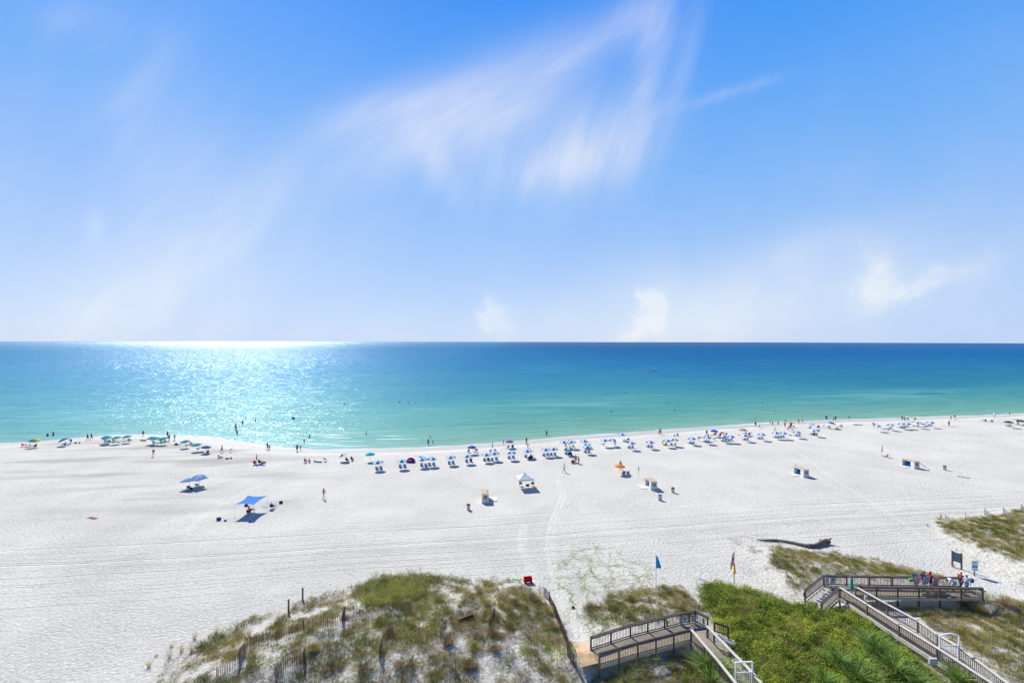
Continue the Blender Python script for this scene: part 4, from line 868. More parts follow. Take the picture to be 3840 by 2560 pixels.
def cloth_mesh(nm, P, what):
    mb = MB()
    if what == 'shirt':
        torso(mb, P, .022)
        for s_ in 'LR': limb(mb, [P['s'+s_], P['s'+s_].lerp(P['e'+s_], .7)], [.072, .066])
    elif what == 'shorts':
        for t_, r_ in ((0, .148), (.22, .142)): mb.ball(P['pel'].lerp(P['ch'], t_), r_, 12, 7, (1.28, .88, .9))
        for s_ in 'LR': limb(mb, [P['h'+s_], P['h'+s_].lerp(P['k'+s_], .72)], [.118, .105])
    elif what == 'swim':
        mb.ball(P['pel'].lerp(P['ch'], .02), .140, 12, 7, (1.3, .9, .75)); c = P['ch'].lerp(P['nk'], .12); mb.ball(c, .134, 12, 7, (1.36, .82, .45))
    elif what == 'dress':
        torso(mb, P, .028)
        c = (P['kL']+P['kR'])/2; limb(mb, [P['pel'], P['pel'].lerp(c, .5), P['pel'].lerp(c, .9)], [.16, .19, .22])
    elif what == 'trousers':
        mb.ball(P['pel'], .148, 12, 7, (1.28, .88, .9))
        for s_ in 'LR': limb(mb, [P['h'+s_], P['k'+s_], P['k'+s_].lerp(P['a'+s_], .85)], [.115, .085, .07])
    elif what == 'hair':
        up = (P['hd']-P['nk']).normalized(); mb.ball(P['hd']+up*.045-P['fd']*.018, .103, 12, 8, (.88, 1, 1.02))
    elif what == 'long_hair':
        up = (P['hd']-P['nk']).normalized(); mb.ball(P['hd']+up*.045-P['fd']*.018, .105, 12, 8, (.9, 1, 1.05)); mb.ball(P['hd']-P['fd']*.075-up*.1, .07, 10, 7, (1.1, .6, 1.7))
    elif what == 'hat':
        up = (P['hd']-P['nk']).normalized(); c = P['hd']+up*.085
        mb.tube([c-up*.008, c+up*.008], [.20, .19], 16); mb.tube([c, c+up*.06, c+up*.085], [.11, .10, .06], 14); return mb.mesh('hat', [])
    elif what == 'cap':
        up = (P['hd']-P['nk']).normalized(); mb.ball(P['hd']+up*.062-P['fd']*.005, .100, 12, 8, (.9, 1, .85)); mb.box(P['hd']+up*.075+P['fd']*.12, (.13, .1, .015))
    return remesh(mb, .024, what, 2)
_PM = {}
def pm(nm, what):
    k = (nm, what)
    if k not in _PM: _PM[k] = body_mesh(nm, POSES[nm]) if what == 'body' else cloth_mesh(nm, POSES[nm], what); _PM[k].materials.append(None) if not len(_PM[k].materials) else None
    return _PM[k]
SKIN = {'l': mat('skin_light', (.52,.33,.24), .55, .06), 't': mat('skin_tan', (.36,.20,.125), .55, .06), 'd': mat('skin_dark', (.16,.085,.055), .55, .06), 'r': mat('skin_sunburnt', (.55,.26,.20), .55, .06)}
HAIR = {'b': cmat((52,36,28)), 'k': cmat((24,20,20)), 'y': cmat((190,150,95)), 'g': cmat((150,145,140)), 'n': cmat((110,60,35))}
def person(loc, ps, rot, skin, top, bot, head, label, sc=1., sink=0., group=None):
    """top/bot = (garment, rgb) or None; head = hair letter or ('hat', rgb)"""
    o = bpy.data.objects.new('person', pm(ps, 'body')); COL.objects.link(o)
    o.material_slots[0].link = 'OBJECT'; o.material_slots[0].material = SKIN[skin]
    o.location = (loc[0], loc[1], loc[2]-sink*sc); o.rotation_euler[2] = R(rot); o.scale = (sc, sc, sc)
    tag(o, label, 'person', group)
    for g in (top, bot):
        if g: put(pm(ps, g[0]), {'swim': 'swimsuit'}.get(g[0], g[0]), o, [cmat(g[1])])
    if isinstance(head, str): put(pm(ps, 'long_hair' if head.isupper() else 'hair'), 'hair', o, [HAIR[head.lower()]])
    else: put(pm(ps, 'hair'), 'hair', o, [HAIR['b']]); put(pm(ps, head[0]), 'hat', o, [cmat(head[1])])
    return o
# ------------------------------------------------------------------ umbrellas
def canopy_mesh(n, Rr=1.16, rise=.42, seg=4, drop=.10):
    b = MB(); sub = max(2, 16//n)
    for k in range(n):
        b.mi = k % 8; rows = []
        for i in range(seg+1):
            q = i/seg; z = rise*(1-q**1.75); row = []
            for j in range(sub+1):
                a = 2*math.pi*(k+j/sub)/n; rr_ = Rr*q*(1-(.05 if n > 5 else 1-math.cos(math.pi/n)/max(math.cos(abs(j/sub-.5)*2*math.pi/n-0), .1) if 0 else (1-.035*math.sin(math.pi*j/sub))*0+.03*math.sin(math.pi*j/sub)))
                if n <= 4: rr_ = Rr*q/max(.6, math.cos((j/sub-.5)*2*math.pi/n))*math.cos(math.pi/n)
                row.append(V((rr_*math.cos(a), rr_*math.sin(a), z)))
            rows.append(row)
        rows.append([p*1.0-V((0, 0, drop)) for p in rows[-1]])
        b.sheet(rows, 0)
    return b.mesh('canopy', [None]*8)
CAN = {n: canopy_mesh(n, 1.16 if n > 4 else 1.5) for n in (8, 4)}
_b = MB(); _b.tube([(0,0,-.35),(0,0,2.06)], .021, 8); _b.ball((0,0,2.09), .03, 6, 4); POLE_ME = _b.mesh('pole', [None])
_b = MB(); _b.ball((0,0,1.72), .035, 8, 5)
for k in range(8):
    a = 2*math.pi*(k)/8; _b.tube([(0,0,1.72),(.55*math.cos(a),.55*math.sin(a),1.90)], .008, 4); _b.tube([(0,0,2.02),(1.1*math.cos(a),1.1*math.sin(a),1.63)], .008, 4)
RIB_ME = _b.mesh('rib_frame', [None])
WHITE = (238,240,242); BLUE = (20,128,196); TEAL = (48,176,184)
POLEM = mat('white_pole', (.72,.70,.66), .4, .05); STEEL = mat('galvanised_steel', (.42,.43,.45), .38, .12, metal=.85); STEELP = mat('painted_steel', (.45,.45,.46), .4, .05)
def umbrella(x, y, cols, label, group=None, tilt=(0, 0), sc=1., n=8, rot=None, h=1., name='beach_umbrella'):
    root = empty(name, (x, y, hz(x, y)), R(rot if rot is not None else random.uniform(0, 45)), label, 'umbrella', group)
    root.rotation_euler = (R(tilt[0]), R(tilt[1]), root.rotation_euler[2]) if tilt != (0, 0) else root.rotation_euler
    root.rotation_mode = 'XYZ' if tilt == (0,0) else 'ZXY'
    root.scale = (sc, sc, sc*h)
    ms = [cmat(c, .6, 'canopy') for c in (cols*8)[:8]]
    c = put(CAN[n], 'canopy', root, ms); c.location.z = 1.64
    put(POLE_ME, 'pole', root, [POLEM]); put(RIB_ME, 'rib_frame', root, [STEELP]); return root
def u_base(z, ax, ay, top=2.06):
    px, py = zp(z, ax, ay); return p2w(px, py, top)[:2]
# ------------------------------------------------------------------ chairs
def chair_meshes(kind):
    fr, se, ba = MB(), MB(), MB(); hr = MB()
    if kind == 'lounger':      # low wooden recliner with sling cloth
        for s_ in (-1, 1):
            x_ = s_*.30; fr.beam((x_,-.42,.10),(x_,1.18,.16),.04,.05); fr.beam((x_,-.40,.02),(x_,.10,.42),.035,.045); fr.beam((x_,.12,.02),(x_,-.22,.46),.035,.045); fr.beam((x_,1.12,.0),(x_,1.12,.18),.04,.04); fr.beam((x_,-.26,.42),(x_,.34,.46),.07,.025)
            fr.beam((x_,-.02,.24),(x_,-.50,.98),.04,.04)
        for y_, z_ in ((-.4,.05),(1.12,.15),(-.02,.24),(-.50,.97),(.5,.17)): fr.beam((-.30,y_,z_),(.30,y_,z_),.035,.035)
        se.sheet([[(x_*.27, y_, z_) for x_ in (-1,0,1)] for y_, z_ in ((.0,.25),(.25,.215),(.6,.21),(1.10,.19))], 0)
        ba.sheet([[(x_*.27, y_+.02, z_) for x_ in (-1,0,1)] for y_, z_ in ((-.46,.90),(-.36,.72),(-.20,.48),(-.03,.26))], 0)
        hr.box((0,-.455,.91),(.52,.07,.15),(R(-33),0,0))
    elif kind == 'camp':
        for s_ in (-1, 1):
            fr.tube([(s_*.30,-.26,.0),(s_*.30,.24,.42)], .013, 6); fr.tube([(s_*.30,.26,.0),(s_*.30,-.22,.46),(s_*.30,-.32,.92)], .013, 6); fr.tube([(s_*.32,-.24,.60),(s_*.32,.24,.58)], .022, 6); fr.tube([(s_*.30,.24,.42),(s_*.32,.24,.58)], .013, 6)
        fr.tube([(-.30,-.26,.01),(.30,.26,.02)], .011, 6); fr.tube([(.30,-.26,.01),(-.30,.26,.02)], .011, 6); fr.tube([(-.30,.24,.42),(.30,.24,.42)], .012, 6); fr.tube([(-.30,-.32,.92),(.30,-.32,.92)], .012, 6)
        se.sheet([[(x_*.28, y_, z_-.05*(1-abs(x_))) for x_ in (-1,0,1)] for y_, z_ in ((-.22,.42),(0,.38),(.24,.43))], 0)
        ba.sheet([[(x_*.29, y_-.03*(1-abs(x_)), z_) for x_ in (-1,0,1)] for y_, z_ in ((-.32,.92),(-.27,.68),(-.21,.44))], 0)
    else:                       # low folding beach chair
        for s_ in (-1, 1):
            fr.tube([(s_*.28,-.30,.0),(s_*.28,.22,.26),(s_*.28,.28,.0)], .012, 6); fr.tube([(s_*.28,.05,.20),(s_*.28,-.44,.80)], .012, 6); fr.box((s_*.30,-.08,.42),(.05,.40,.02)); fr.tube([(s_*.28,.1,.2),(s_*.30,.1,.41)], .01, 5)
        fr.tube([(-.28,-.44,.80),(.28,-.44,.80)], .012, 6); fr.tube([(-.28,-.30,.01),(.28,-.30,.01)], .012, 6); fr.tube([(-.28,.28,.01),(.28,.28,.01)], .012, 6)
        se.sheet([[(x_*.26, y_, z_) for x_ in (-1,0,1)] for y_, z_ in ((-.12,.19),(.05,.17),(.25,.24))], 0)
        ba.sheet([[(x_*.26, y_, z_) for x_ in (-1,0,1)] for y_, z_ in ((-.44,.78),(-.30,.52),(-.10,.20))], 0)
        hr.box((0,-.44,.75),(.42,.06,.12),(R(-38),0,0))
    r = {'frame': fr.mesh('frame', [None]), 'seat': se.mesh('seat', [None]), 'backrest': ba.mesh('backrest', [None])}
    if hr.v: r['headrest'] = hr.mesh('headrest', [None])
    return r
CH = {k: chair_meshes(k) for k in ('lounger', 'camp', 'low')}
TEAK = mat('teak_slats', (.50,.34,.20), .6, .15)
def chair(loc, kind, cloth, label, group=None, rot=9, frame=None, head=(235,238,242), name=None):
    root = empty(name or {'lounger': 'beach_lounger', 'camp': 'camp_chair', 'low': 'beach_chair'}[kind], loc, R(rot), label, 'chair', group)
    fm = frame or {'lounger': TEAK, 'camp': STEELP, 'low': mat('white_tube', (.7,.7,.7), .4, .04)}[kind]
    if kind == 'lounger': root.scale = (.96, .74, .80)
    for k, me in CH[kind].items(): put(me, k, root, [fm if k == 'frame' else cmat(head, .75, 'sling') if k == 'headrest' else cmat(cloth, .75, 'sling')])
    return root
# ------------------------------------------------------------------ small belongings
def towel(loc, c1, label, rot=0, L=1.7, W=.85, c2=None, name='towel'):
    b = MB(); n = 9; r_ = random.Random(int(abs(loc[0]*100)))
    for j in range(8):
        b.mi = j % 2 if c2 else 0
        b.sheet([[(W*(j+q)/8-W/2, L*i/n-L/2, .02+.015*r_.random()) for q in (0, 1)] for i in range(n+1)], .012)
    return tag(b.build(name, [cmat(c1), cmat(c2 or c1)], None, loc, R(rot)), label, 'towel')
def bag(loc, c, label, sc=1., rot=20, name='beach_bag', cat='bag'):
    root = empty(name, loc, R(rot), label, cat); b = MB(); s = sc
    b.tube([(0,0,0),(0,0,.04*s),(0,0,.26*s),(0,0,.30*s)], [.17*s,.2*s,.23*s,.2*s], 10); o = b.build('bag_body', cmat(c), root); o.scale = (1.2, .7, 1)
    b = MB(); b.tube([(-.12*s,0,.28*s),(-.08*s,0,.42*s),(.08*s,0,.42*s),(.12*s,0,.28*s)], .014*s, 6); b.build('handle', cmat((60,60,66)), root); return root
def cooler(loc, c, label, rot=10, lid=WHITE, s=1.):
    root = empty('cooler', loc, R(rot), label, 'cooler'); b = MB(); b.box((0,0,.17*s),(.58*s,.36*s,.32*s)); b.box((0,0,.02*s),(.5*s,.3*s,.04*s)); b.build('tub', cmat(c, .4, 'plastic'), root)
    b = MB(); b.box((0,0,.36*s),(.61*s,.39*s,.07*s)); b.box((0,0,.40*s),(.5*s,.28*s,.02*s)); b.build('lid', cmat(lid, .4, 'plastic'), root)
    b = MB(); b.tube([(-.30*s,0,.25*s),(-.32*s,0,.47*s),(.32*s,0,.47*s),(.30*s,0,.25*s)], .012, 6); b.build('handle', cmat((90,90,95), .4, 'plastic'), root); return root
def wagon(loc, c, label, rot=0, load=None):
    root = empty('wagon', loc, R(rot), label, 'wagon'); b = MB(); X, Y, z0, z1 = .45, .26, .22, .62
    for s_ in (-1, 1): b.sheet([[(x_, s_*Y, z_) for x_ in (-X, 0, X)] for z_ in (z0, z1)], .02); b.sheet([[(s_*X, y_, z_) for y_ in (-Y, 0, Y)] for z_ in (z0, z1)], .02)
    for s_ in (-1, 1): b.box((0, s_*Y, (z0+z1)/2), (2*X, .02, z1-z0)); b.box((s_*X, 0, (z0+z1)/2), (.02, 2*Y-.03, z1-z0))
    b.box((0,0,z0+.01), (2*X-.03, 2*Y-.03, .02)); b.build('tub', cmat(c), root)
    for sx in (-1, 1):
        for sy in (-1, 1):
            w_ = MB(); w_.tube([(sx*.36, sy*.27-.03, .12),(sx*.36, sy*.27+.03, .12)], .12, 14); w_.build('wheel', cmat((35,35,38), .7, 'plastic'), root)
    b = MB(); b.tube([(-X,0,.25),(-X-.45,0,.62)], .014, 6); b.tube([(-X-.45,-.1,.62),(-X-.45,.1,.62)], .014, 6); b.build('handle', cmat((40,40,44), .5, 'plastic'), root)
    b = MB(); [b.tube([(sx*X, sy*Y, .14),(sx*X, sy*Y, .66)], .014, 6) for sx in (-1,1) for sy in (-1,1)]; b.tube([(-X,-Y,.15),(X,Y,.15)], .012, 6); b.tube([(X,-Y,.15),(-X,Y,.15)], .012, 6); b.build('frame', cmat((45,45,48), .5, 'plastic'), root)
    if load:
        for k, c_ in enumerate(load):
            b = MB(); b.ball((-.25+.25*k, .04*(-1)**k, .62), .19, 10, 6, (1, .9, .8)); b.build('load', cmat(c_), root)
    return root
def trash_can(loc, label, rot=0, liner=True):
    root = empty('trash_can', loc, R(rot), label, 'trash can', 'steel trash barrels on the beach'); b = MB()
    b.tube([(0,0,-.05),(0,0,.02),(0,0,.30),(0,0,.31),(0,0,.34),(0,0,.60),(0,0,.61),(0,0,.64),(0,0,.88)], [.28,.285,.285,.30,.285,.285,.30,.285,.29], 20); b.build('barrel', STEEL, root)
    b = MB(); b.tube([(0,0,.78),(0,0,.90),(0,0,.93)], [.298,.302,.29], 20, False); b.tube([(0,0,.885),(0,0,.886)], [.26,.26], 20); b.build('liner', cmat((30,30,34), .4, 'plastic'), root); return root
# ------------------------------------------------------------------ row of rental umbrellas
def u_list(z, *pts): return [(z, a, b) for a, b in pts]
RENT = u_list('C',(715,805),(1008,790),(1262,770),(1372,762),(1607,745),(1816,730),(2040,713)) + u_list('D',(183,698),(387,688),(587,668),(810,652),(905,645),(1088,635),(1030,562),(1126,560),(1281,549),(1320,620),(1533,540),(1618,535),(1740,467),(1860,574)) + \
  u_list('E',(128,562),(335,545),(420,533),(638,518),(825,508),(1030,492),(1115,495),(1298,480),(1490,468),(1668,452),(1755,453)) + u_list('F',(125,588),(425,566),(1442,490),(1645,472),(1830,455),(1925,452)) + u_list('G',(370,442),(565,432))
RENT.sort(key=lambda q: zp(*q)[0])
for i, q in enumerate(RENT):
    x_, y_ = u_base(*q); umbrella(x_, y_, [BLUE, WHITE], 'blue and white panelled beach umbrella, '+ordw(i)+' of that kind', 'blue and white rental umbrellas', tilt=(0,0), rot=-112.5+random.uniform(-14, 14)+(45 if i % 5 == 3 else 0), sc=1.04)
LNG = u_list('C',(698,912),(748,906),(985,886),(1040,882),(1248,868),(1298,873),(1342,863),(1395,858),(1585,843),(1632,838),(1798,820),(1850,815),(2017,806),(2065,803)) + \
  u_list('D',(103,803),(150,803),(203,793),(358,778),(410,773),(563,763),(785,746),(830,740),(873,738),(920,736),(1058,726),(1100,722),(1293,706),(1335,702),(1828,653),(1868,648)) + \
  u_list('E',(102,640),(142,640),(385,618),(615,597),(652,600),(800,580),(835,585),(1013,570),(1048,570),(1085,568),(1120,560),(1280,555),(1315,552),(1458,540),(1495,537),(1660,525),(1692,525),(1723,522),(1757,520),(1915,503),(1950,503)) + \
  u_list('F',(370,655),(1620,570),(1655,552),(1815,540),(1850,540),(1885,540)) + u_list('G',(180,520),(355,515),(495,525),(530,508),(570,504))
LNG.sort(key=lambda q: zp(*q)[0])
for i, q in enumerate(LNG):
    chair(zat(*q), 'lounger', (34,100,172), 'blue cloth rental lounger facing the sea, '+ordw(i)+' in the umbrella row', 'blue rental loungers', rot=9+random.uniform(-3, 3))
# ------------------------------------------------------------------ teal umbrellas and what stands under them, left
TL = [('A',1310,497),('A',1325,508),('A',1440,505),('A',1567,492),('A',1870,508),('A',1918,515),('A',2012,515),('B',322,550),('B',462,590),('C',618,705)]
for i, q in enumerate(TL):
    x_, y_ = u_base(*q); umbrella(x_, y_, [TEAL], 'plain teal beach umbrella, '+ordw(i)+' of the teal ones', 'teal beach umbrellas', tilt=(4, -6) if i < 9 else (0, 0))
TC = [('A',1300,578,'t'),('A',1345,580,'g'),('A',1400,578,'t'),('A',1460,576,'w'),('A',1530,566,'w'),('A',1590,560,'t'),('A',1890,592,'t'),('A',1945,588,'w'),('A',1985,585,'t'),('A',2030,580,'t'),('B',330,614,'w'),('B',470,655,'w'),('B',385,608,'y')]
for i, (z, a, b, c) in enumerate(TC):
    chair(zat(z, a, b), 'lounger', {'t': (40,140,150), 'g': (20,96,70), 'w': (226,222,206), 'y': (120,128,130)}[c], {'t': 'teal', 'g': 'dark green', 'w': 'cream', 'y': 'grey'}[c]+' wooden lounger under the teal umbrellas, '+ordw(i), 'loungers under the teal umbrellas', head={'t': (40,140,150)}.get(c, (226,222,206)))
RB = [(235,205,60),(240,140,60),(225,90,130),(200,170,220),(90,160,220),(60,180,170),(120,200,90),(190,220,80)]
def U(z, a, b, cols, label, **k):
    x_, y_ = u_base(z, a, b, k.pop('top', 2.06)); return umbrella(x_, y_, cols, label, None, **k)
U('A',420,543,RB,'pastel rainbow umbrella tilted over towels at the far left', tilt=(4,8), sc=1.1)
U('A',815,525,[(70,130,190)],'plain blue umbrella tilted towards the sea, left end of the beach', tilt=(6,-24))
U('B',560,622,[(70,90,140),(96,116,160)],'low dusty blue umbrella beside the rightmost teal umbrella of the left group', top=1.75, h=.85, tilt=(0,6))
U('B',365,1008,[(136,170,214),(122,158,206)],'square periwinkle blue umbrella, left one of the pair on open sand', n=4, rot=40, sc=.95, tilt=(0,-5))
U('B',492,998,[(136,170,214),(122,158,206)],'square periwinkle blue umbrella, right one of the pair on open sand', n=4, rot=20, sc=1., tilt=(0,-5))
U('B',480,972,[(60,170,200),(225,170,190),(200,215,225),(80,150,200)],'pale pink and turquoise umbrella behind the two square blue ones')
U('C',328,703,[(225,230,236),(225,230,236),(70,90,130)],'white umbrella with a dark ring, strongly tilted, over navy chairs', tilt=(0,-26))
U('C',1862,620,[(78,84,150),(92,98,165)],'dusky purple blue umbrella near the wet sand')
U('D',363,552,[(190,80,150),(110,110,190)],'pink and violet striped umbrella close to the water')
U('D',1710,850,[(238,150,72)],'orange umbrella standing on its own above two blue chairs', sc=1.02, tilt=(0,3))
U('E',912,425,[(24,86,190)],'royal blue umbrella near the water, centre right')
U('E',998,437,[(220,90,60),(225,120,80),(70,130,180),(235,235,235)],'red orange and blue umbrella touching the royal blue one', sc=.85)
U('E',815,470,[(205,208,222),(225,226,235)],'white and grey umbrella lying tilted behind the rental row', tilt=(0,-30), sc=.95)
U('E',1265,412,[(40,110,190),(235,205,60),(215,60,50),(60,150,90),(240,150,60),(30,90,180),(240,215,70),(40,140,120)],'bright rainbow umbrella with red and yellow panels behind the row')
U('F',365,452,[(200,215,232),(150,190,225)],'pale sky blue umbrella on a thin pole at the water side', sc=.9)
U('F',670,445,[(40,100,190),(230,200,60),(210,70,50),(70,150,80),(40,90,190),(40,90,190),(40,90,190),(40,90,190)],'rainbow and dark blue umbrella tipped over on the right', tilt=(0,14), sc=1.05)
U('G',1842,433,[(16,92,66)],'dark green umbrella, left of the two at the far right', sc=1.1)
U('G',2045,416,[(16,92,66)],'dark green umbrella cut by the right edge of the picture', sc=1.1)
# folded umbrellas
def folded(z, a, b, H, c, label, lean=0.):
    p = zat(z, a, b); root = empty('folded_umbrella', p, 0, label, 'umbrella'); root.rotation_euler = (0, lean, 0)
    m_ = MB(); m_.tube([(0,0,-.3),(0,0,H)], .02, 8); m_.build('pole', POLEM, root)
    m_ = MB(); m_.tube([(0,0,H*.42),(0,0,H*.5),(0,0,H*.8),(0,0,H+.02)], [.13,.12,.09,.02], 8); m_.build('canopy', cmat(c, .6, 'canopy'), root); return root
folded('D',155,690,2.3,(40,150,165),'folded teal umbrella standing beside turquoise chairs'); folded('D',288,640,2.1,(40,160,175),'folded turquoise umbrella standing at the wet sand')
folded('F',1512,1008,2.9,(226,130,70),'folded orange umbrella upright beside a single blue chair', .05); folded('B',1187,848,2.4,(50,80,85),'folded dark umbrella upright behind the red chair, left')
# ------------------------------------------------------------------ other chairs
NV = (28,40,92)
OC = [('C',345,812,'low',NV,'navy beach chair, left one under the tilted white umbrella'),('C',398,802,'low',(36,60,140),'navy blue beach chair, right one under the tilted white umbrella'),
 ('B',358,1165,'camp',(40,92,160),'blue camp chair under the left square umbrella'),('B',395,1172,'low',(30,30,36),'black low chair beside the blue camp chair'),('B',460,1135,'camp',(205,212,220),'pale grey camp chair under the right square umbrella'),
 ('B',1092,1465,'camp',(190,34,44),'red camp chair in the shade of the blue sail canopy'),('B',1372,1395,'camp',(38,92,168),'blue camp chair just outside the sail canopy shade'),
 ('D',498,1115,'camp',(78,84,70),'olive camp chair, left of three under the white canopy tent'),('D',584,1142,'camp',(62,66,62),'dark camp chair, middle and nearest of three under the white canopy tent'),('D',648,1115,'camp',(74,70,66),'brown grey camp chair, right of three under the white canopy tent'),
 ('D',1762,972,'lounger',(28,88,172),'blue wooden chair left under the orange umbrella'),('D',1815,970,'lounger',(28,88,172),'blue wooden chair right under the orange umbrella'),
 ('D',130,700,'low',(40,150,170),'turquoise beach chair left of the folded teal umbrella'),('D',190,695,'low',(40,140,170),'turquoise beach chair right of the folded teal umbrella'),
 ('D',345,655,'low',(70,160,170),'light teal chair under the pink striped umbrella'),('D',400,655,'low',(36,120,140),'dark teal chair under the pink striped umbrella'),
 ('D',1050,632,'low',(150,40,44),'dark red chair behind the pair of rental umbrellas'),('D',1148,642,'low',(120,150,140),'grey green chair behind the pair of rental umbrellas'),
 ('D',660,770,'low',(225,225,228),'white chair next to the seated person and dark wagon'),('D',1300,628,'low',(40,140,150),'teal chair behind a rental umbrella'),('D',1338,628,'low',(50,150,140),'green teal chair beside the teal one behind the row'),
 ('C',1820,700,'low',(60,60,66),'dark chair left under the dusky purple umbrella'),('C',1890,695,'camp',(190,195,215),'light lilac camp chair under the dusky purple umbrella'),('C',1920,700,'camp',(90,60,60),'brown camp chair right of the lilac one'),
 ('E',318,618,'lounger',(60,130,80),'green lounger beside the yellow float'),('E',428,622,'low',(160,40,44),'red beach chair under a rental umbrella'),('E',1812,430,'camp',(60,130,190),'light blue camp chair alone near the red chairs'),
 ('E',1878,400,'low',(200,90,100),'pink red chair beside the standing dark haired person'),('E',1830,400,'low',(130,40,60),'maroon chair next to the pink red one'),('E',458,500,'low',(30,30,40),'black chair alone close to the wet sand'),
 ('E',1340,490,'low',(30,50,110),'navy chair with a reclining person right of the rainbow umbrella'),('E',910,560,'camp',(150,160,170),'grey patterned camp chair behind a rental umbrella'),('E',975,510,'low',(150,60,70),'pink red chair left of a rental umbrella'),
 ('F',555,525,'camp',(120,190,205),'aqua camp chair near the pale umbrella'),('F',478,540,'low',(34,34,40),'black chair with a person under the pale blue umbrella'),('F',440,660,'lounger',(34,100,110),'teal green lounger at the right end of an umbrella pair'),('F',405,655,'low',(30,30,40),'black chair between two loungers under a rental umbrella'),
 ('F',650,550,'low',(50,150,110),'green chair of a seated person, right of the aqua chair'),('F',1592,1015,'lounger',(40,90,170),'single blue lounger next to the folded orange umbrella'),('F',845,520,'lounger',(40,60,130),'navy lounger with raised back near the tipped rainbow umbrella'),
 ('G',1410,430,'low',(16,96,76),'green chair near the water, right of the rows'),('G',1545,438,'low',(60,150,150),'teal chair near the two seated people on the right'),('G',1825,515,'lounger',(190,170,140),'tan lounger left under the dark green umbrella'),('G',1870,515,'lounger',(190,170,140),'tan lounger right under the dark green umbrella'),
 ('G',1990,490,'lounger',(60,80,140),'blue lounger under the green umbrella at the right edge'),('G',2070,505,'lounger',(60,60,66),'dark lounger under the green umbrella at the right edge'),
 ('A',285,630,'low',(190,60,80),'red striped chair at the far left end'),('A',335,635,'low',(215,120,140),'pink white striped chair at the far left end'),('A',385,632,'low',(120,135,110),'grey green chair under the pastel rainbow umbrella'),
 ('B',1165,852,'low',(200,30,44),'bright red chair beside the folded dark umbrella'),('B',1225,842,'low',(34,34,44),'black chair right of the bright red chair'),('B',1785,828,'low',(205,140,170),'pink chair alone on the sand above the sail canopy'),('B',735,770,'low',(190,90,90),'red and white chair on the sand left of the turquoise cooler'),('B',2028,812,'camp',(170,150,130),'tan camp chair standing empty near the wet sand')]
for z, a, b, kd, c, lb_ in OC:
    chair(zat(z, a, b), kd, c, lb_, rot=random.uniform(-18, 24), head=c if kd == 'low' else (235,238,242))
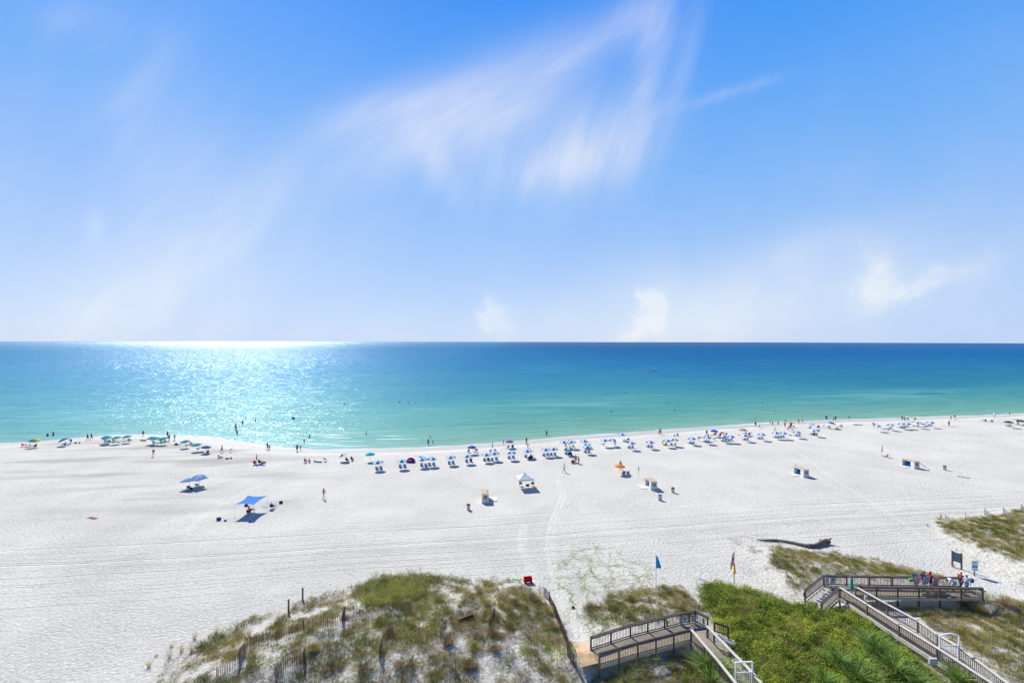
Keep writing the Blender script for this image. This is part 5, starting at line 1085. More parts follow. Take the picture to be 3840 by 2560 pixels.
# ------------------------------------------------------------------ people
PE = [ # zone, x, y, pose, heading, skin, top, bottom, head, scale, sink, label
 ('A',585,505,'stand',60,'d',('shirt',(50,50,60)),None,'k',1,.9,'dark haired bather waist deep, left of two at the far left'),
 ('A',655,500,'arms',20,'d',('swim',(60,40,50)),('shorts',(40,40,60)),'k',1,.45,'bather with arms out, right of two at the far left'),
 ('A',1075,552,'walk',-90,'d',('shirt',(50,56,76)),('shorts',(50,50,60)),'k',1,0,'walker in dark clothes, left of the pair before the teal umbrellas'),
 ('A',1122,547,'walk',-80,'t',('shirt',(30,36,60)),('shorts',(34,38,60)),'b',1.05,0,'walker in navy clothes, right of the pair before the teal umbrellas'),
 ('A',872,592,'bend',90,'t',('shirt',(80,50,110)),('shorts',(60,40,90)),'b',1,0,'person in purple bending over beside the tilted blue umbrella'),
 ('A',1755,505,'stride',60,'t',('shirt',(60,120,120)),('shorts',(20,24,34)),'b',1,0,'jogger in grey green top at the water, between the teal groups'),
 ('A',2055,512,'stand',80,'t',('shirt',(50,80,120)),('shorts',(40,60,90)),'b',1,.05,'person in blue shirt behind the last teal umbrella'),
 ('A',2074,562,'stand',-100,'t',('shirt',(110,70,110)),('shorts',(190,60,60)),'b',1.05,0,'person in purple shirt and red shorts right of the teal umbrellas'),
 ('A',1882,752,'stride',200,'l',('shirt',(200,24,44)),('shorts',(230,228,235)),'b',1.05,0,'man in red shirt and white shorts striding up the sand'),
 ('A',440,632,'ground',90,'t',('shirt',(40,50,90)),('shorts',(30,30,40)),('hat',(235,235,240)),1,0,'seated person in navy with white hat under the pastel umbrella'),
 ('A',800,612,'ground',120,'r',('shirt',(170,60,90)),('shorts',(40,80,150)),'b',1,0,'seated person in pink by the blue towels on the left'),
 ('B',180,555,'stand',0,'t',('shirt',(90,185,195)),('shorts',(220,230,232)),'b',1,0,'person in turquoise shirt and white shorts at the edge of the sea'),
 ('B',930,380,'stand',0,'d',None,('shorts',(30,30,40)),'k',.9,.5,'far bather of the column of three in the glitter'),
 ('B',932,432,'hips',0,'d',('shirt',(50,50,70)),('shorts',(24,24,34)),'k',1.1,.3,'big dark clad bather in the middle of the column of three'),
 ('B',947,485,'stand',30,'d',('shirt',(90,60,80)),('shorts',(40,40,60)),'b',.9,.25,'near bather of the column of three in the glitter'),
 ('B',1015,368,'hips',0,'d',('shirt',(50,40,50)),('shorts',(24,24,34)),'k',1,.25,'dark bather standing knee deep right of the column of three'),
 ('B',1172,325,'stand',0,'t',None,('shorts',(50,40,40)),'b',.9,.55,'slim bather in the middle of the glitter, waist deep'),
 ('B',1412,352,'stand',20,'t',None,('shorts',(50,50,60)),'b',1,1.3,'swimmer with only head showing, left of the pair in black'),
 ('B',1628,298,'stand',30,'d',('shirt',(26,28,40)),('shorts',(24,24,34)),'k',1.05,.75,'bather in black, left of the close pair'),
 ('B',1646,298,'hips',-30,'d',('shirt',(20,22,34)),('shorts',(24,24,34)),'k',1.0,.8,'bather in black, right of the close pair'),
 ('B',1768,580,'phone',0,'t',None,('shorts',(60,60,60)),'b',.9,.5,'child splashing in the shallow sea'),
 ('B',1832,524,'arms',0,'t',None,('shorts',(50,70,60)),'b',1,.7,'bather with raised arms beyond the splashing child'),
 ('B',762,704,'walk',90,'r',None,('shorts',(44,36,44)),'b',1.08,0,'shirtless man in dark shorts walking on the wet sand'),
 ('B',862,704,'bend',-60,'r',('swim',(200,120,130)),None,'y',.8,0,'small child bending down on the wet sand'),
 ('B',1318,670,'walk',-40,'t',('shirt',(84,88,118)),('shorts',(34,36,50)),'b',1.1,0,'man in grey shirt and dark shorts walking with a child at the swash'),
 ('B',1342,667,'stand',0,'t',('shirt',(70,150,175)),('shorts',(60,110,140)),'b',.72,0,'child in light blue beside the man in grey'),
 ('B',1682,692,'stand',180,'t',('shirt',(120,128,150)),('shorts',(60,64,90)),'g',1.1,0,'man in pale grey shirt standing at the swash'),
 ('B',1723,677,'stand',10,'t',('swim',(200,100,150)),None,'b',.75,0,'girl in pink swimsuit next to the man in pale grey'),
 ('B',1165,850,'chair',10,'t',('shirt',(205,34,50)),('shorts',(60,30,40)),'b',1,0,'person in red sitting in the bright red chair'),
 ('B',1226,840,'chair',-10,'t',('shirt',(30,30,44)),('shorts',(30,30,44)),'K',1,0,'person in black sitting right of the red chair'),
 ('B',1785,826,'chair',0,'t',('swim',(180,90,130)),None,'B',1,0,'sunbather in the pink chair'),
 ('B',1832,824,'ground',20,'t',('swim',(215,200,90)),None,'B',1,0,'sunbather with yellow swimsuit sitting beside the pink chair'),
 ('B',1944,822,'lie',80,'t',('shorts',(60,130,190)),None,'b',1,0,'person lying on a blue towel near the tan camp chair'),
 ('B',2010,1266,'walk',150,'t',('swim',(170,110,80)),None,'B',1.05,0,'woman in brown bikini walking alone on open sand'),
 ('B',1112,1440,'chair',-20,'t',('shorts',(90,130,170)),None,('hat',(60,44,40)),1.05,0,'shirtless person in a dark hat seated under the sail canopy'),
 ('B',1380,1392,'chair',-10,'t',('shirt',(36,84,150)),('shorts',(30,60,110)),'k',1,0,'person in blue seated beyond the sail canopy'),
 ('B',745,765,'lie',70,'t',('swim',(200,90,90)),None,'b',1,0,'person lying next to the red and white chair'),
 ('B',510,706,'lie',80,'d',('shirt',(34,34,40)),('shorts',(30,30,40)),'k',1,0,'person in black lying below the last teal umbrella'),
 ('B',590,708,'ground',60,'r',('shirt',(190,40,80)),('shorts',(60,50,110)),'b',1,0,'person in crimson sitting below the last teal umbrella'),
 ('C',298,122,'hips',0,'d',('shirt',(24,30,40)),None,'k',1.05,.95,'dark bather far out beside the glitter'),
 ('C',340,113,'stand',0,'t',None,None,'b',1,1.35,'swimmer head right of the dark bather far out'),
 ('C',978,96,'hips',0,'d',('shirt',(30,40,50)),None,'k',1,1.,'far bather in dark top, left of the group of three'),
 ('C',1084,107,'stand',0,'t',None,None,'b',.95,.95,'far bather in the middle of the group of three'),
 ('C',1175,106,'stand',0,'t',None,None,'b',.9,1.1,'far bather right in the group of three'),
 ('C',567,488,'phone',-60,'t',None,('shorts',(40,60,70)),'b',1,.5,'lone bather with a splash in the green shallows'),
 ('C',1353,525,'arms',-40,'t',None,None,'b',.85,.8,'child jumping with white spray'),
 ('C',1328,612,'hips',180,'t',None,('shorts',(24,34,34)),'b',1.1,.15,'man in dark trunks standing calf deep'),
 ('C',1385,592,'arms',60,'t',None,('shorts',(40,50,60)),'b',.7,.35,'small child in the water beside the man in dark trunks'),
 ('C',330,818,'chair',0,'t',('shirt',(40,44,80)),('shorts',(30,40,90)),('hat',(70,60,60)),1,0,'seated person with dark hat under the tilted white umbrella'),
 ('C',392,802,'chair',0,'t',('shirt',(50,60,120)),('shorts',(30,40,90)),'b',1,0,'seated person right under the tilted white umbrella'),
 ('C',1850,815,'lounge',8,'t',('shirt',(24,30,50)),('shorts',(24,40,80)),'K',1,0,'person in dark clothes lounging under a rental umbrella'),
 ('D',572,602,'walk',30,'t',('shirt',(22,24,34)),('shorts',(22,24,30)),'k',1.05,0,'walker all in black near the waterline, centre'),
 ('D',588,645,'bend',60,'t',('swim',(225,190,80)),None,'b',1,0,'woman in yellow swimsuit bending forward, centre'),
 ('D',818,492,'hips',180,'t',None,('shorts',(24,44,44)),'b',1.1,.3,'man standing knee deep with his shadow on the green water'),
 ('D',1608,214,'phone',180,'l',None,('swim',(220,220,220)),'b',1.1,.85,'pale bather waist deep right of the centre'),
 ('D',1276,266,'lie',70,'t',None,('shorts',(30,40,60)),'k',1,.08,'swimmer floating on his back in the green water'),
 ('D',1035,948,'walk',80,'t',('dress',(225,228,240)),None,'k',1.12,0,'person in a white outfit walking on open sand, centre'),
 ('D',1172,836,'stand',160,'t',('swim',(190,40,50)),None,'B',1.1,0,'woman in red bikini standing at the loaded wagon'),
 ('D',1212,838,'stand',-140,'t',('shorts',(120,200,80)),None,'k',.9,0,'child with lime green float near the loaded wagon'),
 ('D',635,770,'chair',-60,'t',('shirt',(70,40,50)),('shorts',(30,30,44)),'k',1,0,'person in maroon seated beside the white chair'),
 ('D',1725,915,'stand',170,'t',('shorts',(150,90,60)),None,'b',1.15,0,'tanned man standing behind the orange umbrella'),
 ('D',1655,622,'stand',0,'t',('dress',(150,215,205)),None,'g',1.1,0,'person in long mint shirt at the umbrella row'),
 ('D',1095,622,'stand',0,'t',('shirt',(60,40,50)),('shorts',(40,30,44)),'b',.95,0,'person in dark top behind the two rental umbrellas'),
 ('D',1515,622,'lounge',40,'t',('swim',(60,40,50)),None,'k',1,0,'sunbather on a lounger, left of the person in mint'),
 ('D',405,648,'chair',10,'t',('shirt',(40,130,140)),('shorts',(30,60,80)),'b',1,0,'person in teal seated under the pink striped umbrella'),
 ('E',238,485,'walk',100,'t',('shirt',(225,200,205)),('shorts',(150,40,56)),'b',1.05,0,'walker in pale top, left of the couple at the waterline'),
 ('E',256,485,'stride',100,'t',('shirt',(120,30,44)),('shorts',(90,24,34)),'k',1.1,0,'walker in dark red, right of the couple at the waterline'),
 ('E',423,188,'stand',0,'d',None,None,'k',.95,1.1,'dark bather alone far out right of centre'),
 ('E',342,108,'arms',30,'t',None,None,'k',.9,1.25,'swimmer with spray far out right of centre'),
 ('E',1500,95,'stand',0,'d',None,None,'k',1,1.2,'small dark swimmer head beyond the sand bar'),
 ('E',1662,203,'arms',40,'t',None,None,'b',.95,1.15,'swimmer stretching an arm, right of the sand bar'),
 ('E',1372,312,'lie',60,'t',None,('shorts',(60,40,40)),'b',.95,.08,'swimmer floating close to shore, right'),
 ('E',722,562,'bend',-110,'t',('shirt',(60,40,50)),('shorts',(30,26,34)),'b',1.05,0,'person in dark clothes stooping between rental umbrellas'),
 ('E',820,498,'stand',0,'t',('shirt',(60,80,50)),('shorts',(40,50,50)),'b',1,0,'person in olive behind the tilted white grey umbrella'),
 ('E',838,512,'ground',0,'r',('swim',(190,50,50)),None,'n',1.1,0,'person in red sitting by the tilted white grey umbrella'),
 ('E',932,482,'ground',30,'r',('shirt',(150,60,60)),('shorts',(30,30,44)),'b',1,0,'person seated under the royal blue umbrella'),
 ('E',985,510,'chair',-30,'t',('shirt',(170,50,80)),('shorts',(60,40,80)),'b',1,0,'person in raspberry seated in the pink red chair'),
 ('E',1060,500,'chair',0,'t',('shirt',(90,110,100)),('shorts',(60,60,60)),'b',1,0,'person in grey green seated behind a rental umbrella'),
 ('E',1418,388,'phone',170,'t',('shirt',(236,236,238)),('shorts',(24,24,30)),'k',1.3,0,'big person in white shirt and black shorts at the waterline'),
 ('E',1466,388,'ground',0,'r',('swim',(90,40,60)),None,'b',.7,0,'toddler sitting at the waterline beside a sand castle spot'),
 ('E',1598,352,'stand',30,'l',('shirt',(190,210,215)),None,'b',.8,.15,'child in pale shirt, first of three children at the edge'),
 ('E',1628,374,'stand',0,'t',None,('shorts',(60,90,110)),'b',.8,0,'child in blue trunks, second of three children at the edge'),
 ('E',1695,374,'stand',10,'t',('shorts',(40,70,70)),None,'k',.85,0,'child in green trunks, third of three children at the edge'),
 ('E',1778,398,'hips',180,'r',None,('shorts',(205,40,44)),'b',1.15,0,'man in red shorts standing on the wet sand'),
 ('E',1852,405,'stand',150,'t',('shirt',(60,40,50)),('shorts',(40,30,40)),'K',1.1,0,'dark haired woman standing at the maroon chair'),
 ('E',1655,445,'stand',0,'t',('shirt',(225,215,190)),None,'b',.75,0,'small child standing behind the rental umbrellas'),
 ('E',1945,358,'stand',170,'r',('swim',(225,110,120)),None,'Y',1.15,0,'woman in pink swimsuit standing at the swash'),
 ('E',1995,338,'stand',20,'t',('shirt',(205,210,70)),('shorts',(110,180,110)),'b',.85,.05,'child in yellow top at the swash'),
 ('E',1785,320,'stand',0,'t',None,None,'b',.9,1.1,'swimmer near the shore left of the yellow child'),
 ('E',1866,342,'lie',80,'d',('shorts',(30,34,40)),None,'k',.9,.1,'swimmer lying flat in the shallow swash'),
 ('E',1300,478,'ground',60,'t',('swim',(40,50,90)),None,'b',1,0,'sunbather under the bright rainbow umbrella'),
 ('E',1345,490,'lounge',60,'t',('shorts',(30,40,70)),None,'k',1,0,'person reclining in the navy chair'),
 ('F',605,405,'phone',160,'t',('shirt',(24,26,36)),('shorts',(24,26,36)),('hat',(240,240,240)),1.15,.2,'person in black with a white hat, left of the wading four'),
 ('F',630,410,'arms',60,'t',('swim',(60,70,90)),None,'b',.75,.15,'child beside the black clad person with white hat'),
 ('F',722,420,'stand',0,'t',('shirt',(220,222,225)),('shorts',(30,34,44)),'k',.8,.1,'child in white top, third of the wading four'),
 ('F',757,417,'hips',180,'t',('shirt',(26,28,40)),('shorts',(40,44,60)),('hat',(240,240,240)),1.1,.1,'person in black with white hat, right of the wading four'),
 ('F',978,407,'arms',20,'t',('shirt',(60,60,60)),('shorts',(210,210,205)),'b',1,.3,'lone wader lifting an arm to the head, right'),
 ('F',1845,420,'walk',-90,'t',('shirt',(34,34,44)),('shorts',(40,36,44)),'k',1,0,'walker in dark top, first of four walking at the waterline'),
 ('F',1882,427,'walk',-90,'t',('shirt',(60,50,60)),('shorts',(40,40,50)),'k',.85,0,'shorter dark walker, second of four at the waterline'),
 ('F',1932,427,'stride',-90,'t',('shirt',(238,238,240)),('shorts',(60,56,56)),'k',1.2,0,'walker in white shirt, third of four at the waterline'),
 ('F',2058,427,'stride',90,'t',('shirt',(205,235,40)),('shorts',(40,50,50)),'k',1.15,0,'walker in neon yellow shirt at the waterline'),
 ('F',1375,485,'ground',-60,'r',('shirt',(170,60,50)),('shorts',(110,40,40)),'n',1,0,'red haired person sitting by an orange lounger'),
 ('F',1085,490,'lie',80,'t',('shirt',(50,40,60)),('shorts',(40,60,60)),'k',1,0,'person lying down, left of the pair on the empty stretch'),
 ('F',1160,492,'lie',-80,'t',('swim',(70,30,50)),None,'b',1,0,'person lying down, right of the pair on the empty stretch'),
 ('F',640,545,'chair',20,'r',('swim',(60,150,110)),None,'b',1,0,'person in green seated right of the aqua chair'),
 ('F',345,545,'ground',60,'t',('shirt',(60,50,50)),('shorts',(90,90,60)),'k',1,0,'person sitting left under the pale blue umbrella'),
 ('F',470,540,'chair',0,'d',('shirt',(60,34,34)),('shorts',(30,30,30)),'k',1,0,'person in dark brown in the black chair under the pale umbrella'),
 ('F',400,650,'lounge',10,'d',('shirt',(30,24,34)),('shorts',(30,24,34)),'K',1,0,'dark haired person lounging between two loungers'),
 ('F',1560,578,'lounge',60,'t',('swim',(60,40,50)),None,'b',1,0,'sunbather stretched out left of a rental pair'),
 ('F',112,1262,'hips',60,'r',('shorts',(60,40,40)),None,'n',1.0,0,'person leaning on the far end of the third white storage box'),
 ('G',868,512,'hips',180,'r',None,('shorts',(60,30,40)),'b',1.15,0,'shirtless man in dark red shorts looking inland, right'),
 ('G',900,402,'stand',0,'t',('shirt',(235,235,240)),('shorts',(200,150,140)),('hat',(240,240,240)),1.05,0,'walker in white with hat, left of the pair at the right'),
 ('G',962,405,'walk',100,'t',('shirt',(70,50,60)),('trousers',(225,228,240)),'k',1.05,0,'walker in dark top and white trousers, right of the pair'),
 ('G',1607,374,'walk',90,'t',('shirt',(236,238,245)),('trousers',(200,208,235)),('hat',(240,240,240)),1.15,0,'lone walker all in white at the far right waterline'),
 ('G',1860,322,'hips',30,'d',None,('shorts',(50,30,34)),'k',.95,.4,'bather standing in the sea at the far right'),
 ('G',1465,432,'ground',-40,'t',('shirt',(34,30,40)),('shorts',(30,30,40)),'k',1,0,'person in black sitting near the green chair, far right'),
 ('G',1578,442,'ground',60,'r',('swim',(200,60,80)),None,'n',1,0,'person in red sitting next to the teal chair, far right'),
 ('G',270,440,'lie',70,'r',('swim',(190,120,90)),None,'b',1,0,'sunbather lying between the waterline and the rental row'),
 ('G',460,500,'lounge',40,'t',('shirt',(24,24,30)),('shorts',(24,24,30)),'k',1,0,'person in black slumped on a lounger at the row end'),
 ('G',1840,515,'lounge',0,'t',('swim',(60,40,40)),None,'b',1,0,'person lounging under the left dark green umbrella'),
 ('G',1962,405,'lie',60,'l',('swim',(220,215,200)),None,'y',1,0,'sunbather in white lying near the green umbrella at the edge'),
 ('G',1988,470,'stand',60,'t',('dress',(70,80,130)),None,'b',.95,0,'person in a blue dress beside the rightmost green umbrella')]
for z, a, b, ps, rot, sk, top, bot, hd_, sc, sink, lb_ in PE:
    px_, py_ = zp(z, a, b); loc = at(px_, py_)
    if shore_d(loc[0], loc[1]) > 0:
        wz = WATER; s_ = sink
        loc = p2w(px_, py_, WATER)
        if ps == 'lie': sink = .15
    person(loc, ps, rot, sk, top, bot, hd_, lb_, sc, sink)
# people on and beside the boardwalk
def dk(z, a, b, zz): px_, py_ = zp(z, a, b); return p2w(px_, py_, zz)
person(dk('L',1030,462,ZD+.01), 'stand', 30, 'l', ('dress',(60,190,175)), None, ('hat',(90,100,130)), 'person in sea green shirt and grey hat at the boardwalk junction', 1.0)
for k, (a, b, hr, c, lb_) in enumerate(((800,424,'y',(40,70,120),'fair haired person carrying a red striped chair, first of three on the boardwalk'),(905,424,'b',(30,50,110),'brown haired person carrying a blue striped chair, middle of three'),(985,424,'B',(190,60,60),'long haired person with a red white chair, third of three'))):
    p = dk('M', a, b, ZD+.01); p[1] += .35; person(p, 'walk', -88, 'l', ('shirt',c), ('shorts',(60,60,80)), hr, lb_, 1.0)
p = dk('M',1232,434,ZD-.02); person(p, 'bend', 70, 'l', ('shirt',(225,222,238)), ('shorts',(170,190,200)), 'n', 'big person in white shirt stooping at the end of the boardwalk', 1.05)
p = dk('M',1395,455,1.85); person(p, 'walk', 100, 't', ('shirt',(196,208,232)), ('shorts',(110,120,150)), 'n', 'person in pale blue shirt at the foot of the boardwalk', 1.05)
p = dk('M',1395,410,1.8); person((p[0]-.1, p[1]+.5, hz(p[0], p[1]+.5)), 'walk', 110, 'l', ('shirt',(200,90,90)), ('shorts',(60,90,130)), 'n', 'red haired person in salmon shirt beyond the pale blue one', 1.1)
# folded striped chairs on their backs
def folded_chair(loc, c1, c2_, label, rx, rz):
    root = empty('folded_chair', loc, 0, label, 'chair'); root.rotation_euler = (R(rx), 0, R(rz)); b = MB(); W, H = .62, .82
    for j in range(9): b.mi = j % 2; b.box((0, 0, -H/2+H*(j+.5)/9), (W-.06, .05, H/9*.98))
    b.build('cloth', [cmat(c1), cmat(c2_)], root); b = MB()
    for s_ in (-1, 1): b.tube([(s_*W/2, -.02, -H/2-.04), (s_*W/2, -.02, H/2+.05)], .014, 6)
    b.tube([(-W/2, -.02, H/2+.05), (W/2, -.02, H/2+.05)], .014, 6); b.tube([(-W/2, -.02, -H/2-.04), (W/2, -.02, -H/2-.04)], .014, 6); b.build('frame', POLEM, root)
for a, b, c1, c2_, lb_, rz in ((785,310,(190,60,80),(225,225,230),'red and white striped folded chair on the back of the first carrier',35),(895,310,(40,70,150),(228,228,232),'blue and white striped folded chair on the back of the middle carrier',-20),(1010,330,(160,60,90),(215,215,225),'wine and white striped folded chair carried by the third person',0)):
    px_, py_ = zp('M', a, b); D_ = fL.y-1.05; P_ = ((px_-1920)/F*D_, D_, CAMH-(py_-hor(px_))/F*D_)
    root = folded_chair(P_, c1, c2_, lb_, 12, 0)
    bpy.context.scene.objects[-1] if 0 else None
px_, py_ = zp('M', 712, 305); D_ = fL.y-1.0; bag(((px_-1920)/F*D_, D_, CAMH-(py_-hor(px_))/F*D_-.15), (120,170,110), 'green and black bag hanging from the first chair carrier', 1.1)
px_, py_ = zp('M', 1458, 310); D_ = fL.y+.1; bag(((px_-1920)/F*D_, D_, CAMH-(py_-hor(px_))/F*D_-.2), (60,80,140), 'navy patterned bag on the shoulder of the red haired person', 1.1)
# ------------------------------------------------------------------ belongings on the sand
towel(zat('A',830,612),(40,110,190),'blue towel beside the tilted blue umbrella, left',60,c2=(60,140,200)); towel(zat('A',340,640),(200,80,110),'pink striped towel at the far left end',80,c2=(230,200,205))
towel(zat('A',1140,1508),(60,120,150),'crumpled towel in teal and red lying alone on the lower left sand',70,L=1.9,W=.6,c2=(190,70,80)); bag(zat('A',930,592),(40,40,50),'dark shoes bag right of the purple clad person'); bag(zat('A',975,592),(50,44,44),'second dark bag near the wet sand on the left',.9)
cooler(zat('A',1740,560),(110,130,150),'grey cooler, left of two between the teal groups'); cooler(zat('A',1775,562),(120,140,160),'pale grey cooler with white towel, right of two between the teal groups')
cooler(zat('B',825,782),(40,160,190),'turquoise cooler near the red and white chair'); bag(zat('B',872,780),(190,120,80),'tan bag right of the turquoise cooler')
bag(zat('B',200,610),(40,50,110),'navy bag below the person in turquoise',1.3); towel(zat('B',205,612),(50,60,120),'navy towel on the sand below the person in turquoise',75)
towel(zat('B',560,735),(60,80,140),'dark blue towel in front of the seated person in crimson',80); towel(zat('B',1230,860),(40,80,140),'blue towel in front of the red and black chairs',85,L=2.4,c2=(60,100,150)); cooler(zat('B',1280,830),(40,70,160),'blue cooler beside the black chair'); bag(zat('B',1255,845),(190,50,80),'crimson bag by the black chair')
bag(zat('B',1060,1362),(50,44,48),'dark bag behind the sail canopy',1.1); towel(zat('B',1280,1368),(160,185,200),'pale blue board lying behind the sail canopy',50,L=1.3,W=.6,name='body_board'); bag(zat('B',1485,1325),(50,60,110),'navy bag lying alone right of the sail canopy',1.2)
bag(zat('B',725,1532),(60,80,130),'blue bag lying alone left of the sail canopy',1.3); towel(zat('B',1945,825),(60,140,200),'bright blue towel near the tan camp chair',85); bag(zat('B',1898,816),(30,30,36),'small black bag left of the bright blue towel',.8)
towel(zat('C',1200,745),(70,160,190),'turquoise float lying behind the magenta tent',80,c2=(230,235,235),name='pool_float'); towel(zat('C',1262,758),(120,190,210),'pale float lying right of the magenta tent',60,name='pool_float'); bag(zat('C',1235,770),(160,150,110),'tan bag between the two floats',.9)
towel(zat('D',1790,548),(30,110,130),'dark teal towel with bags near the upper rental umbrella',85,c2=(40,60,90)); bag(zat('D',1820,545),(60,30,44),'maroon bag on the dark teal towel',1.2)
bag(zat('E',915,490),(30,34,44),'black bag under the royal blue umbrella'); towel(zat('E',890,488),(190,80,80),'red towel near the royal blue umbrella',80,L=1.2); towel(zat('E',1230,490),(70,90,170),'blue red towel left of the bright rainbow umbrella',75,c2=(200,90,90))
bag(zat('E',1868,432),(40,50,80),'navy bag beside the light blue camp chair',.9); bag(zat('E',1830,495),(150,40,60),'red bag left of a rental umbrella',.8); bag(zat('E',1852,497),(60,30,50),'dark red bag left of a rental umbrella',.8); bag(zat('E',423,502),(50,50,50),'olive bag beside the black chair at the wet sand')
towel(zat('F',700,560),(120,190,70),'lime green towel in front of the green chair',80,L=1.3); towel(zat('F',800,556),(215,80,80),'coral red float under the tipped umbrella',80,L=1.9,W=1.,name='pool_float'); bag(zat('F',780,545),(60,80,60),'dark green bag on the coral red float',1.1)
towel(zat('F',1120,490),(60,120,90),'green towel between the two people lying down',85,c2=(40,60,60)); towel(zat('F',1400,482),(226,120,60),'orange lounger float beside the red haired person',110,L=1.4,W=.6,name='pool_float')
towel(zat('G',350,530),(180,225,70),'lime yellow towel in front of the rental loungers',85,L=1.8); cooler(zat('G',285,510),(120,190,190),'aqua cooler at the rental loungers'); towel(zat('G',785,500),(225,180,180),'pale pink towel left of the shirtless man',80,L=1.); towel(zat('G',915,516),(190,200,60),'yellow green board at the feet of the shirtless man',80,L=1.1,W=.4,name='body_board')
towel(zat('G',430,525),(50,90,160),'blue towel draped under a rental umbrella',80,L=1.6)
b = MB(); b.tube([(.55*math.cos(a/12*6.283), .1, .55*math.sin(a/12*6.283)+.6) for a in range(13)], .13, 8); tag(b.build('swim_ring', cmat((240,200,40), .35, 'plastic'), None, zat('E',300,612), R(20)), 'yellow swim ring leaning on a green lounger', 'swim ring')
wagon(zat('D',620,785),(30,40,66),'dark blue wagon beside the seated person in maroon',30,load=[(50,70,110),(40,40,50)]); wagon(zat('D',1105,738),(30,44,90),'navy wagon below a rental umbrella',10,load=[(30,50,90)]); wagon(zat('D',1140,835),(60,76,84),'loaded grey wagon beside the woman in red bikini',70,load=[(90,110,120),(60,80,90),(110,130,135)])
b = MB(); b.tube([(.42*math.cos(a/12*6.283), .0, .42*math.sin(a/12*6.283)+.5) for a in range(13)], .11, 8); tag(b.build('swim_ring', cmat((225,130,130), .35, 'plastic'), None, zat('D',1196,838), R(10)), 'pink striped swim ring standing by the loaded wagon', 'swim ring')
b = MB(); b.ball((0,0,.25), .45, 12, 8, (1,.8,.75)); tag(b.build('swim_ring', cmat((225,110,60), .35, 'plastic'), None, p2w(2347,1473,WATER), 0), 'orange float drifting far out on the sea', 'float')
towel(at(2633,2171),(40,80,140),'small blue and white scrap lying among the vines',40,L=.7,W=.4,c2=(225,225,230)); towel(at(2652,2177),(210,90,110),'small pink scrap lying among the vines',10,L=.4,W=.3,c2=(235,225,230))
bag(at(2151,2279),(24,24,28),'small black item left on the sand path',.6); towel(zat('R',978,300),(90,200,110),'light green towel on sand left of the red wagon',75,L=1.1,W=.3)
towel(zat('E',1475,412),(190,195,205),'pale toy boat outline on the wet sand',80,L=1.2,W=.7,name='inflatable')
wagon(zat('R',1115,335),(205,24,40),'empty red folding wagon at the start of the sand path',12)
# ------------------------------------------------------------------ white canopy tent
Ac, Bc, Cc = p2w(1931.6,1781.5,2.0), p2w(1946.9,1798,2.0), p2w(2004.5,1793.7,2.0)
cx, cy = (Ac[0]+Cc[0])/2, (Ac[1]+Cc[1])/2; ang = math.atan2(Cc[1]-Bc[1], Cc[0]-Bc[0])
tr_ = empty('canopy_tent', (cx, cy, hz(cx, cy)), ang, 'white square pop-up canopy tent with pointed roof over three camp chairs', 'tent'); hs = 1.5
b = MB(); tcl = cmat((236,238,244), .6, 'canopy')
cs = [V((-hs,-hs,2.0)), V((hs,-hs,2.0)), V((hs,hs,2.0)), V((-hs,hs,2.0))]; ap = V((0,0,2.8))
for i in range(4):
    a_, c_ = cs[i], cs[(i+1) % 4]; rows = [[a_.lerp(c_, j/6).lerp(ap, (q/5))-V((0,0,.12*math.sin(math.pi*q/5)*.3)) for j in range(7)] for q in range(6)]
    b.sheet(rows, .012); b.sheet([[a_.lerp(c_, j/4)-V((0,0,.26*q)) for j in range(5)] for q in (0, 1)], .012); b.beam((a_+c_)/2-V((0,0,.13))-(c_-a_)/2, (a_+c_)/2-V((0,0,.13))+(c_-a_)/2, .012, .26)
b.build('canopy', tcl, tr_); b = MB(); b.tube([(0,0,2.72),(0,0,2.84)], [.2,.05], 4); b.build('vent', cmat((120,130,160)), tr_)
for c_ in cs: b = MB(); b.beam((c_.x*.985,c_.y*.985,-.1),(c_.x*.985,c_.y*.985,1.98),.035,.035); b.build('leg', POLEM, tr_)
# blue sail canopy
sc4 = [V(p2w(881,1890.2,2.0)), V(p2w(952,1891.7,2.0)), V(p2w(1003.4,1856.5,2.05)), V(p2w(930.6,1856.5,2.05))]; o_ = V((sc4[0].x, sc4[0].y, 0)); sr = empty('sail_canopy', o_, 0, 'blue stretch sail canopy on thin poles, two camp chairs beneath and beside', 'canopy')
N_ = 12; rows = []
for i in range(N_+1):
    v_ = i/N_; row = []
    for j in range(N_+1):
        u_ = j/N_; p = sc4[0].lerp(sc4[1], u_).lerp(sc4[3].lerp(sc4[2], u_), v_); c0 = (sc4[0]+sc4[1]+sc4[2]+sc4[3])/4
        e = 4*((u_-.5)**2+(v_-.5)**2); pull = (1-abs(2*u_-1)**2)*(abs(2*v_-1)**3)+(1-abs(2*v_-1)**2)*(abs(2*u_-1)**3)
        p = p.lerp(c0, .14*pull); p.z = p.z-.16*(1-min(1, e/2))+.22*math.sin(math.pi*u_)*.5*(1-v_)
        row.append(p-o_)
    rows.append(row)
b = MB(); b.sheet(rows, 0); b.build('sail', cmat((86,142,210), .6, 'canopy'), sr)
for k, c_ in enumerate((sc4[0], sc4[1], sc4[2], sc4[3])): b = MB(); b.tube([(c_.x-o_.x, c_.y-o_.y, -.2), (c_.x-o_.x, c_.y-o_.y, 1.98)], .018, 6); b.build('pole', POLEM, sr)
for k, (dx, dy) in enumerate(((-1.2,-1.6),(1.0,-1.7))):
    c_ = sc4[k]; e_ = V((c_.x+dx*.4-o_.x, c_.y+dy-o_.y, .0)); b = MB(); b.tube([(c_.x-o_.x, c_.y-o_.y, 1.98), e_], .008, 4); b.build('guy_line', POLEM, sr); b = MB(); b.ball(e_+V((0,0,.1)), .2, 8, 5, (1.2,.9,.6)); b.build('sandbag', cmat((60,100,190)), sr)
